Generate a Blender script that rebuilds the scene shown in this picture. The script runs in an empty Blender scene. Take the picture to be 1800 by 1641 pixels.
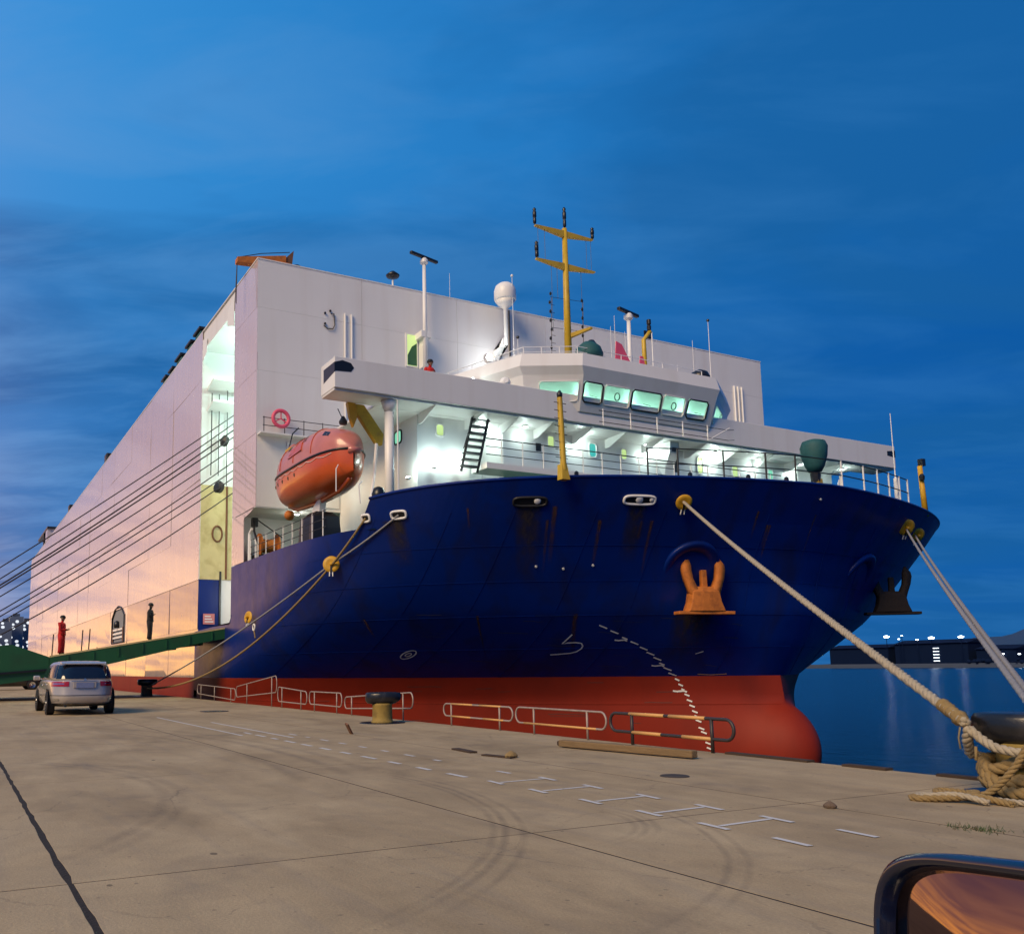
import bpy, bmesh, math, random
from mathutils import Vector, Matrix, noise
from math import radians, sin, cos, pi, sqrt, atan2, exp

random.seed(11)
S = bpy.context.scene
COL = S.collection

# ------------------------------------------------------------------ camera
cam_d = bpy.data.cameras.new('camera'); cam = bpy.data.objects.new('camera', cam_d); COL.objects.link(cam)
YAW, PITCH, ROLL = 0.46333, 0.12597, -0.00924          # yaw measured from aft (-X) towards port (+Y)
fwd = Vector((-cos(YAW), sin(YAW), 0)); rgt = Vector((sin(YAW), cos(YAW), 0)); up = Vector((0, 0, 1))
f2 = fwd*cos(PITCH) + up*sin(PITCH); u2 = up*cos(PITCH) - fwd*sin(PITCH)
r3 = rgt*cos(ROLL) + u2*sin(ROLL); u3 = u2*cos(ROLL) - rgt*sin(ROLL)
M = Matrix((r3, u3, -f2)).transposed().to_4x4(); M.translation = Vector((0, 0, 1.2))
cam.matrix_world = M
cam_d.sensor_width = 36; cam_d.lens = 30.88
cam_d.shift_x = 0.1196; cam_d.shift_y = 0.0884
cam_d.clip_start = 0.05; cam_d.clip_end = 12000
S.camera = cam

# ------------------------------------------------------------------ world: dusk sky
SUN_AZ = Vector((0.42, -0.907)).normalized()     # where the soft light comes from (x, y)
SUN_EL = radians(36)
GLOW_AZ = Vector((-0.935, -0.355)).normalized()    # afterglow of the sunset, left of the frame
world = bpy.data.worlds.new('World'); S.world = world; world.use_nodes = True
wn = world.node_tree; wn.nodes.clear()
def N(nt, typ, **kw):
    n = nt.nodes.new(typ)
    for k, v in kw.items():
        setattr(n, k, v)
    return n
def LK(nt, a, b): nt.links.new(a, b)
class NT:
    """tiny helper to chain math nodes"""
    def __init__(s, nt): s.nt = nt
    def put(s, sock, v):
        if hasattr(v, 'is_output') or isinstance(v, bpy.types.NodeSocket): s.nt.links.new(v, sock)
        else: sock.default_value = v
    def m(s, op, a, b=0.0, c=0.0, clamp=False):
        n = s.nt.nodes.new('ShaderNodeMath'); n.operation = op; n.use_clamp = clamp
        s.put(n.inputs[0], a); s.put(n.inputs[1], b); s.put(n.inputs[2], c)
        return n.outputs[0]
    def v(s, op, a, b=(0, 0, 0)):
        n = s.nt.nodes.new('ShaderNodeVectorMath'); n.operation = op
        s.put(n.inputs[0], a); s.put(n.inputs[1], b)
        return n.outputs['Value'] if op in ('DOT_PRODUCT', 'LENGTH', 'DISTANCE') else n.outputs[0]
    def ramp(s, fac, stops, interp='LINEAR'):
        n = s.nt.nodes.new('ShaderNodeValToRGB'); n.color_ramp.interpolation = interp
        e = n.color_ramp.elements
        while len(e) < len(stops): e.new(0.5)
        for i, (p, c) in enumerate(stops):
            e[i].position = p; e[i].color = (c[0], c[1], c[2], 1) if not isinstance(c, float) else (c, c, c, 1)
        s.nt.links.new(fac, n.inputs[0]); return n.outputs[0]
    def mix(s, fac, a, b, blend='MIX'):
        n = s.nt.nodes.new('ShaderNodeMix'); n.data_type = 'RGBA'; n.blend_type = blend
        s.put(n.inputs[0], fac)
        for sock, val in ((n.inputs[6], a), (n.inputs[7], b)):
            if isinstance(val, tuple): sock.default_value = (val[0], val[1], val[2], 1)
            else: s.nt.links.new(val, sock)
        return n.outputs[2]
    def noise(s, vec, scale, detail=4, rough=0.55, dist=0.0, dim='3D'):
        n = s.nt.nodes.new('ShaderNodeTexNoise'); n.noise_dimensions = dim
        s.nt.links.new(vec, n.inputs['Vector'])
        n.inputs['Scale'].default_value = scale; n.inputs['Detail'].default_value = detail
        n.inputs['Roughness'].default_value = rough; n.inputs['Distortion'].default_value = dist
        return n.outputs['Fac']
    def mapping(s, vec, loc=(0, 0, 0), rot=(0, 0, 0), sc=(1, 1, 1)):
        n = s.nt.nodes.new('ShaderNodeMapping'); s.nt.links.new(vec, n.inputs[0])
        n.inputs['Location'].default_value = loc; n.inputs['Rotation'].default_value = rot; n.inputs['Scale'].default_value = sc
        return n.outputs[0]
    def sep(s, vec):
        n = s.nt.nodes.new('ShaderNodeSeparateXYZ'); s.nt.links.new(vec, n.inputs[0]); return n.outputs
    def comb(s, x, y, z):
        n = s.nt.nodes.new('ShaderNodeCombineXYZ'); s.put(n.inputs[0], x); s.put(n.inputs[1], y); s.put(n.inputs[2], z); return n.outputs[0]
w = NT(wn)
tc = N(wn, 'ShaderNodeTexCoord')
d = tc.outputs['Generated']
dx, dy, dz = w.sep(d)
el = w.m('MAXIMUM', dz, 0.0)
sky = N(wn, 'ShaderNodeTexSky', sky_type='NISHITA', sun_disc=False, sun_elevation=SUN_EL*0.0+radians(1.0))
sky.sun_rotation = atan2(GLOW_AZ.x, GLOW_AZ.y); sky.ozone_density = 3.0; sky.air_density = 1.0; sky.dust_density = 1.2
base = w.ramp(el, [(0.0, (0.018, 0.160, 0.37)), (0.10, (0.014, 0.180, 0.47)), (0.30, (0.007, 0.140, 0.43)),
                   (0.52, (0.018, 0.262, 0.66)), (1.0, (0.012, 0.20, 0.56))])
hor = w.v('NORMALIZE', w.comb(dx, dy, 0.0))
side = w.v('DOT_PRODUCT', hor, tuple(-rgt) )                 # +1 to the left of the view
sidef = w.m('MULTIPLY_ADD', side, 0.5, 0.5, clamp=True)
# darker, deeper blue towards the sea side, paler and slightly violet over the land
base = w.mix(w.m('MULTIPLY', w.m('SUBTRACT', 1.0, sidef), 0.95, clamp=True), base, (0.001, 0.070, 0.30))
pale = w.m('MULTIPLY', w.m('POWER', sidef, 2.0), w.m('EXPONENT', w.m('MULTIPLY', el, -4.0)))
base = w.mix(w.m('MULTIPLY', pale, 0.50), base, (0.10, 0.23, 0.48))
base = w.mix(w.m('MULTIPLY', w.m('MULTIPLY', w.m('POWER', sidef, 2.5), w.m('MULTIPLY', el, 2.2, clamp=True)), 0.80), base, (0.080, 0.36, 0.76))
# clouds: a layer overhead, so they flatten into long bars towards the horizon
inv = w.m('DIVIDE', 1.0, w.m('ADD', el, 0.16))
cp = w.comb(w.m('MULTIPLY', dx, inv), w.m('MULTIPLY', dy, inv), w.m('MULTIPLY', el, 1.5))
cpr = w.mapping(cp, rot=(0, 0, radians(30)))
cp1 = w.mapping(cpr, loc=(3.1, 1.7, 0), sc=(2.0, 0.85, 1.0))
c1 = w.noise(cp1, 2.1, 7, 0.56, 0.35)
c2 = w.noise(w.mapping(cpr, loc=(9, 4, 2), sc=(1.5, 0.75, 1.0)), 1.25, 5, 0.55, 0.5)
light = w.ramp(c1, [(0.45, 0.0), (0.66, 1.0)])
dark = w.ramp(c2, [(0.40, 1.0), (0.60, 0.0)])
ltone = w.mix(sidef, (0.012, 0.15, 0.42), (0.12, 0.34, 0.68))
base = w.mix(w.m('MULTIPLY', dark, 0.70), base, (0.009, 0.105, 0.315))
base = w.mix(w.m('MULTIPLY', light, w.m('MULTIPLY_ADD', sidef, 0.75, 0.06)), base, ltone)
# afterglow along the horizon round the place where the sun went down
ga = w.m('MAXIMUM', w.v('DOT_PRODUCT', hor, (GLOW_AZ.x, GLOW_AZ.y, 0.0)), 0.0)
ga = w.m('POWER', ga, 30.0)
g1 = w.m('MULTIPLY', w.m('MULTIPLY', ga, w.m('EXPONENT', w.m('MULTIPLY', el, -11.0))), w.ramp(c1, [(0.36, 0.25), (0.60, 1.0)]))
g2 = w.m('MULTIPLY', ga, w.m('EXPONENT', w.m('MULTIPLY', el, -2.6)))
base = w.mix(w.m('MULTIPLY', g2, 0.85, clamp=True), base, (0.85, 0.42, 0.46))
base = w.mix(w.m('MULTIPLY', g1, 1.0, clamp=True), base, (4.6, 2.30, 0.42))
# the physical sky adds its own graded twilight underneath
nis = w.mix(1.0, sky.outputs[0], (0.0012, 0.0012, 0.0012), 'MULTIPLY')
base = w.mix(1.0, base, nis, 'ADD')
bg = N(wn, 'ShaderNodeBackground'); bg.inputs['Strength'].default_value = 0.55
LK(wn, base, bg.inputs['Color'])
wo = N(wn, 'ShaderNodeOutputWorld'); LK(wn, bg.outputs[0], wo.inputs['Surface'])

# ------------------------------------------------------------------ sun lamp and exposure
sd = bpy.data.lights.new('sun', 'SUN'); sd.energy = 1.7; sd.angle = radians(28); sd.color = (1.0, 0.72, 0.42)
so = bpy.data.objects.new('sun', sd); COL.objects.link(so)
sdir = Vector((SUN_AZ.x*cos(SUN_EL), SUN_AZ.y*cos(SUN_EL), sin(SUN_EL)))
so.rotation_euler = sdir.to_track_quat('Z', 'Y').to_euler(); so.location = sdir*60
S.view_settings.view_transform = 'Standard'; S.view_settings.look = 'None'
S.view_settings.gamma = 1.0; S.view_settings.use_curve_mapping = False
S.view_settings.exposure = 1.0
S.render.engine = 'CYCLES'
S.cycles.use_denoising = True
S.cycles.max_bounces = 6; S.cycles.diffuse_bounces = 3; S.cycles.glossy_bounces = 3; S.cycles.transmission_bounces = 4
S.cycles.sample_clamp_indirect = 4.0; S.cycles.caustics_reflective = False; S.cycles.caustics_refractive = False

# ------------------------------------------------------------------ materials
MATS = {}
def mat(name, col, rough=0.5, metal=0.0, var=0.0, vscale=3.0, vstretch=(1, 1, 1), bump=0.0, bscale=20.0, bstretch=(1, 1, 1),
        spec=0.5, emit=None, estr=0.0, dirt=0.0, dirtcol=(0.12, 0.08, 0.05), dscale=1.0, dstretch=(1, 1, 1), rvar=0.0, coat=0.0, bdist=0.02):
    m = bpy.data.materials.new(name); m.use_nodes = True; nt = m.node_tree
    b = nt.nodes['Principled BSDF']; h = NT(nt)
    b.inputs['Base Color'].default_value = (*col, 1); b.inputs['Roughness'].default_value = rough; b.inputs['Metallic'].default_value = metal
    b.inputs['Specular IOR Level'].default_value = spec
    if coat: b.inputs['Coat Weight'].default_value = coat; b.inputs['Coat Roughness'].default_value = 0.045 if 'side' in name else 0.08
    oc = nt.nodes.new('ShaderNodeTexCoord').outputs['Object']
    c = None
    if var:
        n = h.noise(h.mapping(oc, sc=vstretch), vscale, 5, 0.6)
        k = h.m('MULTIPLY_ADD', n, 2*var, 1-var)
        c = h.mix(1.0, tuple(col), h.comb(k, k, k), 'MULTIPLY')
    if dirt:
        n = h.noise(h.mapping(oc, loc=(5, 3, 1), sc=dstretch), dscale, 4, 0.5, 0.4)
        k = h.m('MULTIPLY', h.ramp(n, [(0.48, 0.0), (0.72, 1.0)]), dirt)
        c = h.mix(k, c if c is not None else tuple(col), dirtcol)
    if c is not None: nt.links.new(c, b.inputs['Base Color'])
    if rvar:
        n = h.noise(oc, 2.0, 4)
        nt.links.new(h.m('MULTIPLY_ADD', n, 2*rvar, rough-rvar, clamp=True), b.inputs['Roughness'])
    if bump:
        n = h.noise(h.mapping(oc, sc=bstretch), bscale, 4, 0.6)
        bn = nt.nodes.new('ShaderNodeBump'); bn.inputs['Strength'].default_value = bump; bn.inputs['Distance'].default_value = bdist
        nt.links.new(n, bn.inputs['Height']); nt.links.new(bn.outputs[0], b.inputs['Normal'])
    if emit:
        b.inputs['Emission Color'].default_value = (*emit, 1); b.inputs['Emission Strength'].default_value = estr
    MATS[name] = m; return m

mat('white_paint', (0.74, 0.74, 0.74), 0.42, var=0.05, vscale=0.35, dirt=0.16, dirtcol=(0.45, 0.36, 0.28), dscale=0.8, dstretch=(1.6, 1.6, 0.10), bump=0.15, bscale=0.5, bdist=0.05)
mat('white_small', (0.78, 0.78, 0.77), 0.4, var=0.04, vscale=2)
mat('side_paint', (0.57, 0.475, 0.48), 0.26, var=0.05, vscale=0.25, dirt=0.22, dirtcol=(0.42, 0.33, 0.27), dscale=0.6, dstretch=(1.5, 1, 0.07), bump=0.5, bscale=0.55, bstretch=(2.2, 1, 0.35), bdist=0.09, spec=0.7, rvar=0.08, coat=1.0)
mat('hull_blue', (0.001, 0.019, 0.175), 0.38, var=0.22, vscale=0.5, vstretch=(1, 1, 0.35), dirt=0.55, dirtcol=(0.012, 0.012, 0.035), dscale=0.8, dstretch=(1.4, 1.4, 0.16), bump=0.34, bscale=0.6, bdist=0.06, spec=0.22, rvar=0.08)
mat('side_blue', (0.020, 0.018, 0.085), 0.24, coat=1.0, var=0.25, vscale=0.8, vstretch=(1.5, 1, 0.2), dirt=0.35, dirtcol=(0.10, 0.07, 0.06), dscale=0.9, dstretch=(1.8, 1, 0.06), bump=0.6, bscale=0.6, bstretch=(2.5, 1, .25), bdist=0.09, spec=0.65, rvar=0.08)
mat('hull_red', (0.235, 0.020, 0.007), 0.62, spec=0.25, var=0.22, vscale=0.6, vstretch=(1, 1, 0.5), dirt=0.35, dirtcol=(0.10, 0.015, 0.010), dscale=0.5, dstretch=(1, 1, 0.5), bump=0.12, bscale=2)
mat('dark_steel', (0.018, 0.018, 0.020), 0.45, metal=0.2, var=0.2, vscale=6)
mat('black_paint', (0.010, 0.010, 0.012), 0.35, bump=0.1, bscale=12)
mat('yellow_paint', (0.55, 0.36, 0.02), 0.42, var=0.12, vscale=4, dirt=0.35, dirtcol=(0.20, 0.09, 0.02), dscale=3)
mat('mustard_paint', (0.62, 0.34, 0.015), 0.5, var=0.15, vscale=5, dirt=0.3, dirtcol=(0.16, 0.07, 0.02), dscale=4)
mat('anchor_rust', (0.50, 0.155, 0.022), 0.75, var=0.3, vscale=5, dirt=0.5, dirtcol=(0.18, 0.05, 0.012), dscale=5, bump=0.4, bscale=16)
mat('anchor_dark', (0.014, 0.008, 0.006), 0.8, var=0.3, vscale=5, bump=0.4, bscale=16)
mat('boat_orange', (0.56, 0.085, 0.015), 0.28, var=0.10, vscale=2, dirt=0.2, dirtcol=(0.30, 0.06, 0.02), dscale=2, coat=0.3)
mat('boat_canopy', (0.50, 0.17, 0.14), 0.30, var=0.10, vscale=2, dirt=0.25, dirtcol=(0.30, 0.10, 0.07), dscale=2, coat=0.3)
mat('brown_rust', (0.17, 0.075, 0.035), 0.75, var=0.3, vscale=5)
mat('teal_cover', (0.012, 0.085, 0.095), 0.7, var=0.25, vscale=4, bump=0.5, bscale=6)
mat('pink_ring', (0.70, 0.09, 0.17), 0.5)
mat('deck_green', (0.03, 0.12, 0.06), 0.7, var=0.2)
mat('ramp_green', (0.010, 0.085, 0.030), 0.5, var=0.2, vscale=1.5, dirt=0.4, dirtcol=(0.02, 0.03, 0.015), dscale=1.2, bump=0.15, bscale=3)
mat('ramp_deck', (0.09, 0.085, 0.06), 0.8, var=0.25, vscale=2, bump=0.4, bscale=14)
mat('pale_yellow', (0.60, 0.50, 0.24), 0.45, var=0.1, vscale=1.5, dirt=0.5, dirtcol=(0.30, 0.20, 0.05), dscale=1.8)
mat('glass_dark', (0.008, 0.010, 0.020), 0.06, spec=0.7)
mat('rubber', (0.012, 0.012, 0.013), 0.8, var=0.2, vscale=10)
mat('lamp_glow', (0.9, 0.95, 0.9), 0.4, emit=(0.85, 1.0, 0.95), estr=9.0)
mat('pane_green', (0.2, 0.5, 0.4), 0.15, emit=(0.22, 0.72, 0.45), estr=0.42)
mat('pane_lime', (0.4, 0.5, 0.2), 0.15, emit=(0.55, 0.75, 0.28), estr=0.40)
mat('pane_teal', (0.05, 0.3, 0.28), 0.15, emit=(0.05, 0.40, 0.36), estr=0.40)
mat('paint_mark_old', (0.62, 0.64, 0.66), 0.7, var=0.12, vscale=6, dirt=0.55, dirtcol=(0.30, 0.27, 0.24), dscale=5)
def worn_paint():
    m = bpy.data.materials.new('paint_mark'); m.use_nodes = True; nt = m.node_tree; b = nt.nodes['Principled BSDF']; h = NT(nt)
    oc = nt.nodes.new('ShaderNodeTexCoord').outputs['Object']; b.inputs['Base Color'].default_value = (0.58, 0.57, 0.54, 1); b.inputs['Roughness'].default_value = 0.75
    n1 = h.noise(oc, 9.0, 5, .7); n2 = h.noise(oc, 45.0, 3, .7); n3 = h.noise(oc, 1.7, 2, .5)
    k = h.m('ADD', h.m('ADD', n1, h.m('MULTIPLY', n2, .35)), h.m('MULTIPLY', n3, .5))
    nt.links.new(h.ramp(k, [(.60, .25), (.86, 1.0)]), b.inputs['Alpha']); MATS['paint_mark'] = m
worn_paint()
mat('hull_mark', (0.80, 0.80, 0.74), 0.6)
mat('rope_new', (0.40, 0.34, 0.24), 0.9, var=0.25, vscale=12, bump=0.6, bscale=60, bstretch=(1, 1, 1))
mat('rope_grey', (0.26, 0.26, 0.27), 0.9, var=0.25, vscale=12, bump=0.6, bscale=60)
mat('rope_tan', (0.27, 0.185, 0.075), 0.9, var=0.25, vscale=12, bump=0.6, bscale=60)
mat('wire_dark', (0.020, 0.012, 0.014), 0.6)
mat('wood_old', (0.20, 0.13, 0.06), 0.85, var=0.4, vscale=4, vstretch=(0.4, 4, 4), bump=0.6, bscale=10, bstretch=(0.4, 4, 4))
mat('wood_dark', (0.05, 0.030, 0.018), 0.9, var=0.4, vscale=4)
mat('pipe_pale', (0.36, 0.29, 0.24), 0.5, metal=0.1, var=0.2, vscale=6, dirt=0.4, dirtcol=(0.14, 0.07, 0.04), dscale=7)
mat('pipe_dark', (0.035, 0.028, 0.026), 0.5, var=0.2, vscale=6)
mat('band_yellow', (0.62, 0.33, 0.10), 0.5, var=0.15, vscale=8)
mat('bollard_black', (0.012, 0.012, 0.014), 0.28, var=0.3, vscale=5, dirt=0.25, dirtcol=(0.10, 0.09, 0.09), dscale=4, bump=0.3, bscale=7)
mat('bollard_yellow', (0.27, 0.185, 0.04), 0.75, var=0.3, vscale=5, dirt=0.6, dirtcol=(0.10, 0.06, 0.02), dscale=6, bump=0.5, bscale=10)
mat('car_silver', (0.46, 0.41, 0.37), 0.26, metal=0.30, coat=0.8, dirt=0.12, dirtcol=(0.25, 0.22, 0.19), dscale=1.5)
mat('car_black', (0.012, 0.010, 0.012), 0.2, coat=0.8)
mat('chrome', (0.75, 0.75, 0.76), 0.12, metal=1.0)
mat('tail_red', (0.32, 0.008, 0.012), 0.15, coat=0.6)
mat('plate_blue', (0.16, 0.20, 0.36), 0.4, var=0.15, vscale=14)
mat('coverall_red', (0.50, 0.010, 0.010), 0.8, var=0.2, vscale=8)
mat('cloth_black', (0.010, 0.010, 0.013), 0.85)
mat('skin_tone', (0.30, 0.16, 0.10), 0.6)
mat('hair_black', (0.008, 0.007, 0.007), 0.6)
mat('sign_red', (0.62, 0.20, 0.20), 0.5)
mat('rock_brown', (0.13, 0.09, 0.06), 0.9, bump=0.8, bscale=20)
mat('far_dark', (0.003, 0.010, 0.035), 1.0, spec=0.1)
mat('far_hill_haze', (0.012, 0.045, 0.11), 1.0, var=0.2, vscale=0.01)  # bluish haze of distance put into the hill colour
mat('far_wall', (0.05, 0.07, 0.11), 0.9)
mat('far_lamp', (0.9, 0.9, 0.9), 0.4, emit=(0.85, 0.95, 1.0), estr=3.0)
mat('stain_dark', (0.05, 0.04, 0.032), 0.8, var=0.3, vscale=8)
mat('joint_dirt', (0.018, 0.014, 0.012), 0.95, var=0.4, vscale=9, bump=0.6, bscale=30)

# ------------------------------------------------------------------ mesh helpers
class MB:
    def __init__(s): s.v = []; s.f = []
    def quad(s, *p):
        n = len(s.v); s.v += [tuple(q) for q in p]; s.f.append(tuple(range(n, n+len(p)))); return s
    def box(s, c, size, rz=0.0, mtx=None):
        hx_, hy_, hz_ = size[0]/2, size[1]/2, size[2]/2
        R = mtx if mtx is not None else Matrix.Rotation(rz, 3, 'Z')
        n = len(s.v); c = Vector(c)
        for a in (-1, 1):
            for b in (-1, 1):
                for e in (-1, 1):
                    s.v.append(tuple(c + R @ Vector((a*hx_, b*hy_, e*hz_))))
        for q in ((0, 1, 3, 2), (4, 6, 7, 5), (0, 4, 5, 1), (2, 3, 7, 6), (0, 2, 6, 4), (1, 5, 7, 3)):
            s.f.append(tuple(n+i for i in q))
        return s
    def span(s, a, b): return s.box([(p+q)/2 for p, q in zip(a, b)], [abs(q-p) for p, q in zip(a, b)])
    def prism(s, poly, off):
        """extrude a 3D polygon by a vector"""
        n = len(s.v); k = len(poly); o = Vector(off)
        s.v += [tuple(p) for p in poly] + [tuple(Vector(p)+o) for p in poly]
        s.f.append(tuple(range(n+k-1, n-1, -1))); s.f.append(tuple(range(n+k, n+2*k)))
        for i in range(k):
            j = (i+1) % k; s.f.append((n+i, n+j, n+k+j, n+k+i))
        return s
    def tube(s, pts, r, seg=8, cap=True):
        pts = [Vector(p) for p in pts]; rs = r if isinstance(r, (list, tuple)) else [r]*len(pts)
        base = len(s.v); prev = None
        for i, p in enumerate(pts):
            t = (pts[min(i+1, len(pts)-1)] - pts[max(i-1, 0)])
            t = t.normalized() if t.length > 1e-9 else Vector((0, 0, 1))
            if prev is None:
                a = Vector((0, 0, 1)) if abs(t.z) < 0.9 else Vector((1, 0, 0))
                x = t.cross(a).normalized()
            else:
                x = (prev - t*prev.dot(t)); x = x.normalized() if x.length > 1e-6 else t.orthogonal().normalized()
            prev = x; y = t.cross(x)
            for k in range(seg):
                a = 2*pi*k/seg; s.v.append(tuple(p + (x*cos(a)+y*sin(a))*rs[i]))
        for i in range(len(pts)-1):
            for k in range(seg):
                k2 = (k+1) % seg; o = base+i*seg
                s.f.append((o+k, o+k2, o+seg+k2, o+seg+k))
        if cap:
            s.f.append(tuple(base+seg-1-k for k in range(seg))); o = base+(len(pts)-1)*seg; s.f.append(tuple(o+k for k in range(seg)))
        return s
    def lathe(s, prof, seg=20, o=(0, 0, 0), mtx=None):
        """profile [(r,h)] round local z"""
        R = mtx if mtx is not None else Matrix.Identity(3); base = len(s.v); o = Vector(o)
        for (r, h) in prof:
            for k in range(seg):
                a = 2*pi*k/seg; s.v.append(tuple(o + R @ Vector((r*cos(a), r*sin(a), h))))
        for i in range(len(prof)-1):
            for k in range(seg):
                k2 = (k+1) % seg; b = base+i*seg; s.f.append((b+k, b+k2, b+seg+k2, b+seg+k))
        s.f.append(tuple(base+seg-1-k for k in range(seg))); b = base+(len(prof)-1)*seg; s.f.append(tuple(b+k for k in range(seg)))
        return s
    def grid(s, rows, closed=False):
        base = len(s.v); n = len(rows[0])
        for r in rows: s.v += [tuple(p) for p in r]
        for i in range(len(rows)-1):
            for k in range(n if closed else n-1):
                k2 = (k+1) % n; b = base+i*n; s.f.append((b+k, b+k2, b+n+k2, b+n+k))
        return s
    def rings(s, rows):
        base = len(s.v); n = len(rows[0]); s.grid(rows, True)
        s.f.append(tuple(base+n-1-k for k in range(n))); b = base+(len(rows)-1)*n; s.f.append(tuple(b+k for k in range(n)))
        return s
    def build(s, name, material, parent=None, smooth=False, bevel=0.0, off=None, solid=0.0, fix=False):
        o3 = Vector(off) if off is not None else (wloc(parent) if parent is not None else Vector((0, 0, 0)))
        me = bpy.data.meshes.new(name)
        me.from_pydata([tuple(Vector(p)-o3) for p in s.v], [], s.f)
        if fix:
            bm = bmesh.new(); bm.from_mesh(me); bmesh.ops.remove_doubles(bm, verts=bm.verts, dist=1e-5); bmesh.ops.recalc_face_normals(bm, faces=bm.faces); bm.to_mesh(me); bm.free()
        me.update()
        ob = bpy.data.objects.new(name, me); COL.objects.link(ob)
        mm = MATS[material] if isinstance(material, str) else material
        me.materials.append(mm)
        if smooth:
            for p in me.polygons: p.use_smooth = True
        if parent is not None: ob.parent = parent
        elif off is not None: ob.location = o3
        if solid:
            md = ob.modifiers.new('solid', 'SOLIDIFY'); md.thickness = solid; md.offset = -1
        if bevel:
            md = ob.modifiers.new('bevel', 'BEVEL'); md.width = bevel; md.segments = 2; md.limit_method = 'ANGLE'; md.angle_limit = radians(40)
        return ob
WL = {}
def wloc(ob):
    while ob.parent is not None: ob = ob.parent
    return Vector(ob.location)
def tag(o, label=None, cat=None, group=None, kind=None):
    if label: o['label'] = label
    if cat: o['category'] = cat
    if group: o['group'] = group
    if kind: o['kind'] = kind
    return o
def thing(name, label, cat, loc=(0, 0, 0), rz=0.0, group=None):
    o = bpy.data.objects.new(name, None); COL.objects.link(o); o.location = loc; o.rotation_euler = (0, 0, rz)
    o.empty_display_size = 0.3
    return tag(o, label, cat, group)
def copy_tree(o, parent=None):
    c = o.copy(); COL.objects.link(c); c.parent = parent
    for ch in [x for x in o.children]: copy_tree(ch, c)
    return c
def rot_to(zdir, xhint=None):
    z = Vector(zdir).normalized()
    x = Vector(xhint) if xhint is not None else (Vector((0, 0, 1)) if abs(z.z) < 0.9 else Vector((1, 0, 0)))
    y = z.cross(x).normalized(); x = y.cross(z)
    return Matrix((x, y, z)).transposed()
def lerp(a, b, t): return a+(b-a)*t
def interp(tab, z):
    if z <= tab[0][0]: return tab[0][1:]
    for i in range(len(tab)-1):
        if z <= tab[i+1][0]:
            t = (z-tab[i][0])/(tab[i+1][0]-tab[i][0]); return tuple(lerp(p, q, t) for p, q in zip(tab[i][1:], tab[i+1][1:]))
    return tab[-1][1:]
def light(name, loc, power, parent=None, color=(0.70, 1.0, 0.88), radius=0.12):
    l = bpy.data.lights.new(name, 'POINT'); l.energy = power; l.color = color; l.shadow_soft_size = radius
    o = bpy.data.objects.new(name, l); COL.objects.link(o)
    if parent is not None: o.parent = parent; o.location = Vector(loc)-wloc(parent)
    else: o.location = loc
    return o

# ================================================================== SETTING
ZW = -2.6                                            # water level (quay top is z = 0)
EDGE = 9.68                                          # quay edge
# --- sea
def sea_material():
    m = bpy.data.materials.new('sea_water'); m.use_nodes = True; nt = m.node_tree; b = nt.nodes['Principled BSDF']; h = NT(nt)
    b.inputs['Base Color'].default_value = (0.0005, 0.012, 0.045, 1); b.inputs['Roughness'].default_value = 0.22; b.inputs['IOR'].default_value = 1.28
    oc = nt.nodes.new('ShaderNodeTexCoord').outputs['Object']
    n1 = h.noise(h.mapping(oc, rot=(0, 0, 0.5), sc=(1, 2.2, 1)), 0.55, 5, 0.6, 0.3)
    n2 = h.noise(h.mapping(oc, rot=(0, 0, -0.3), sc=(1, 1.6, 1)), 2.2, 4, 0.6, 0.2)
    hh = h.m('ADD', n1, h.m('MULTIPLY', n2, 0.35))
    bn = nt.nodes.new('ShaderNodeBump'); bn.inputs['Strength'].default_value = 0.8; bn.inputs['Distance'].default_value = 0.5
    nt.links.new(hh, bn.inputs['Height']); nt.links.new(bn.outputs[0], b.inputs['Normal'])
    return m
sea = MB().quad((-4000, EDGE-1.2, ZW), (3000, EDGE-1.2, ZW), (3000, 6000, ZW), (-4000, 6000, ZW)).build('sea', sea_material())
tag(sea, 'deep blue harbour water beyond the quay edge', 'water', kind='structure')

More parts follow.
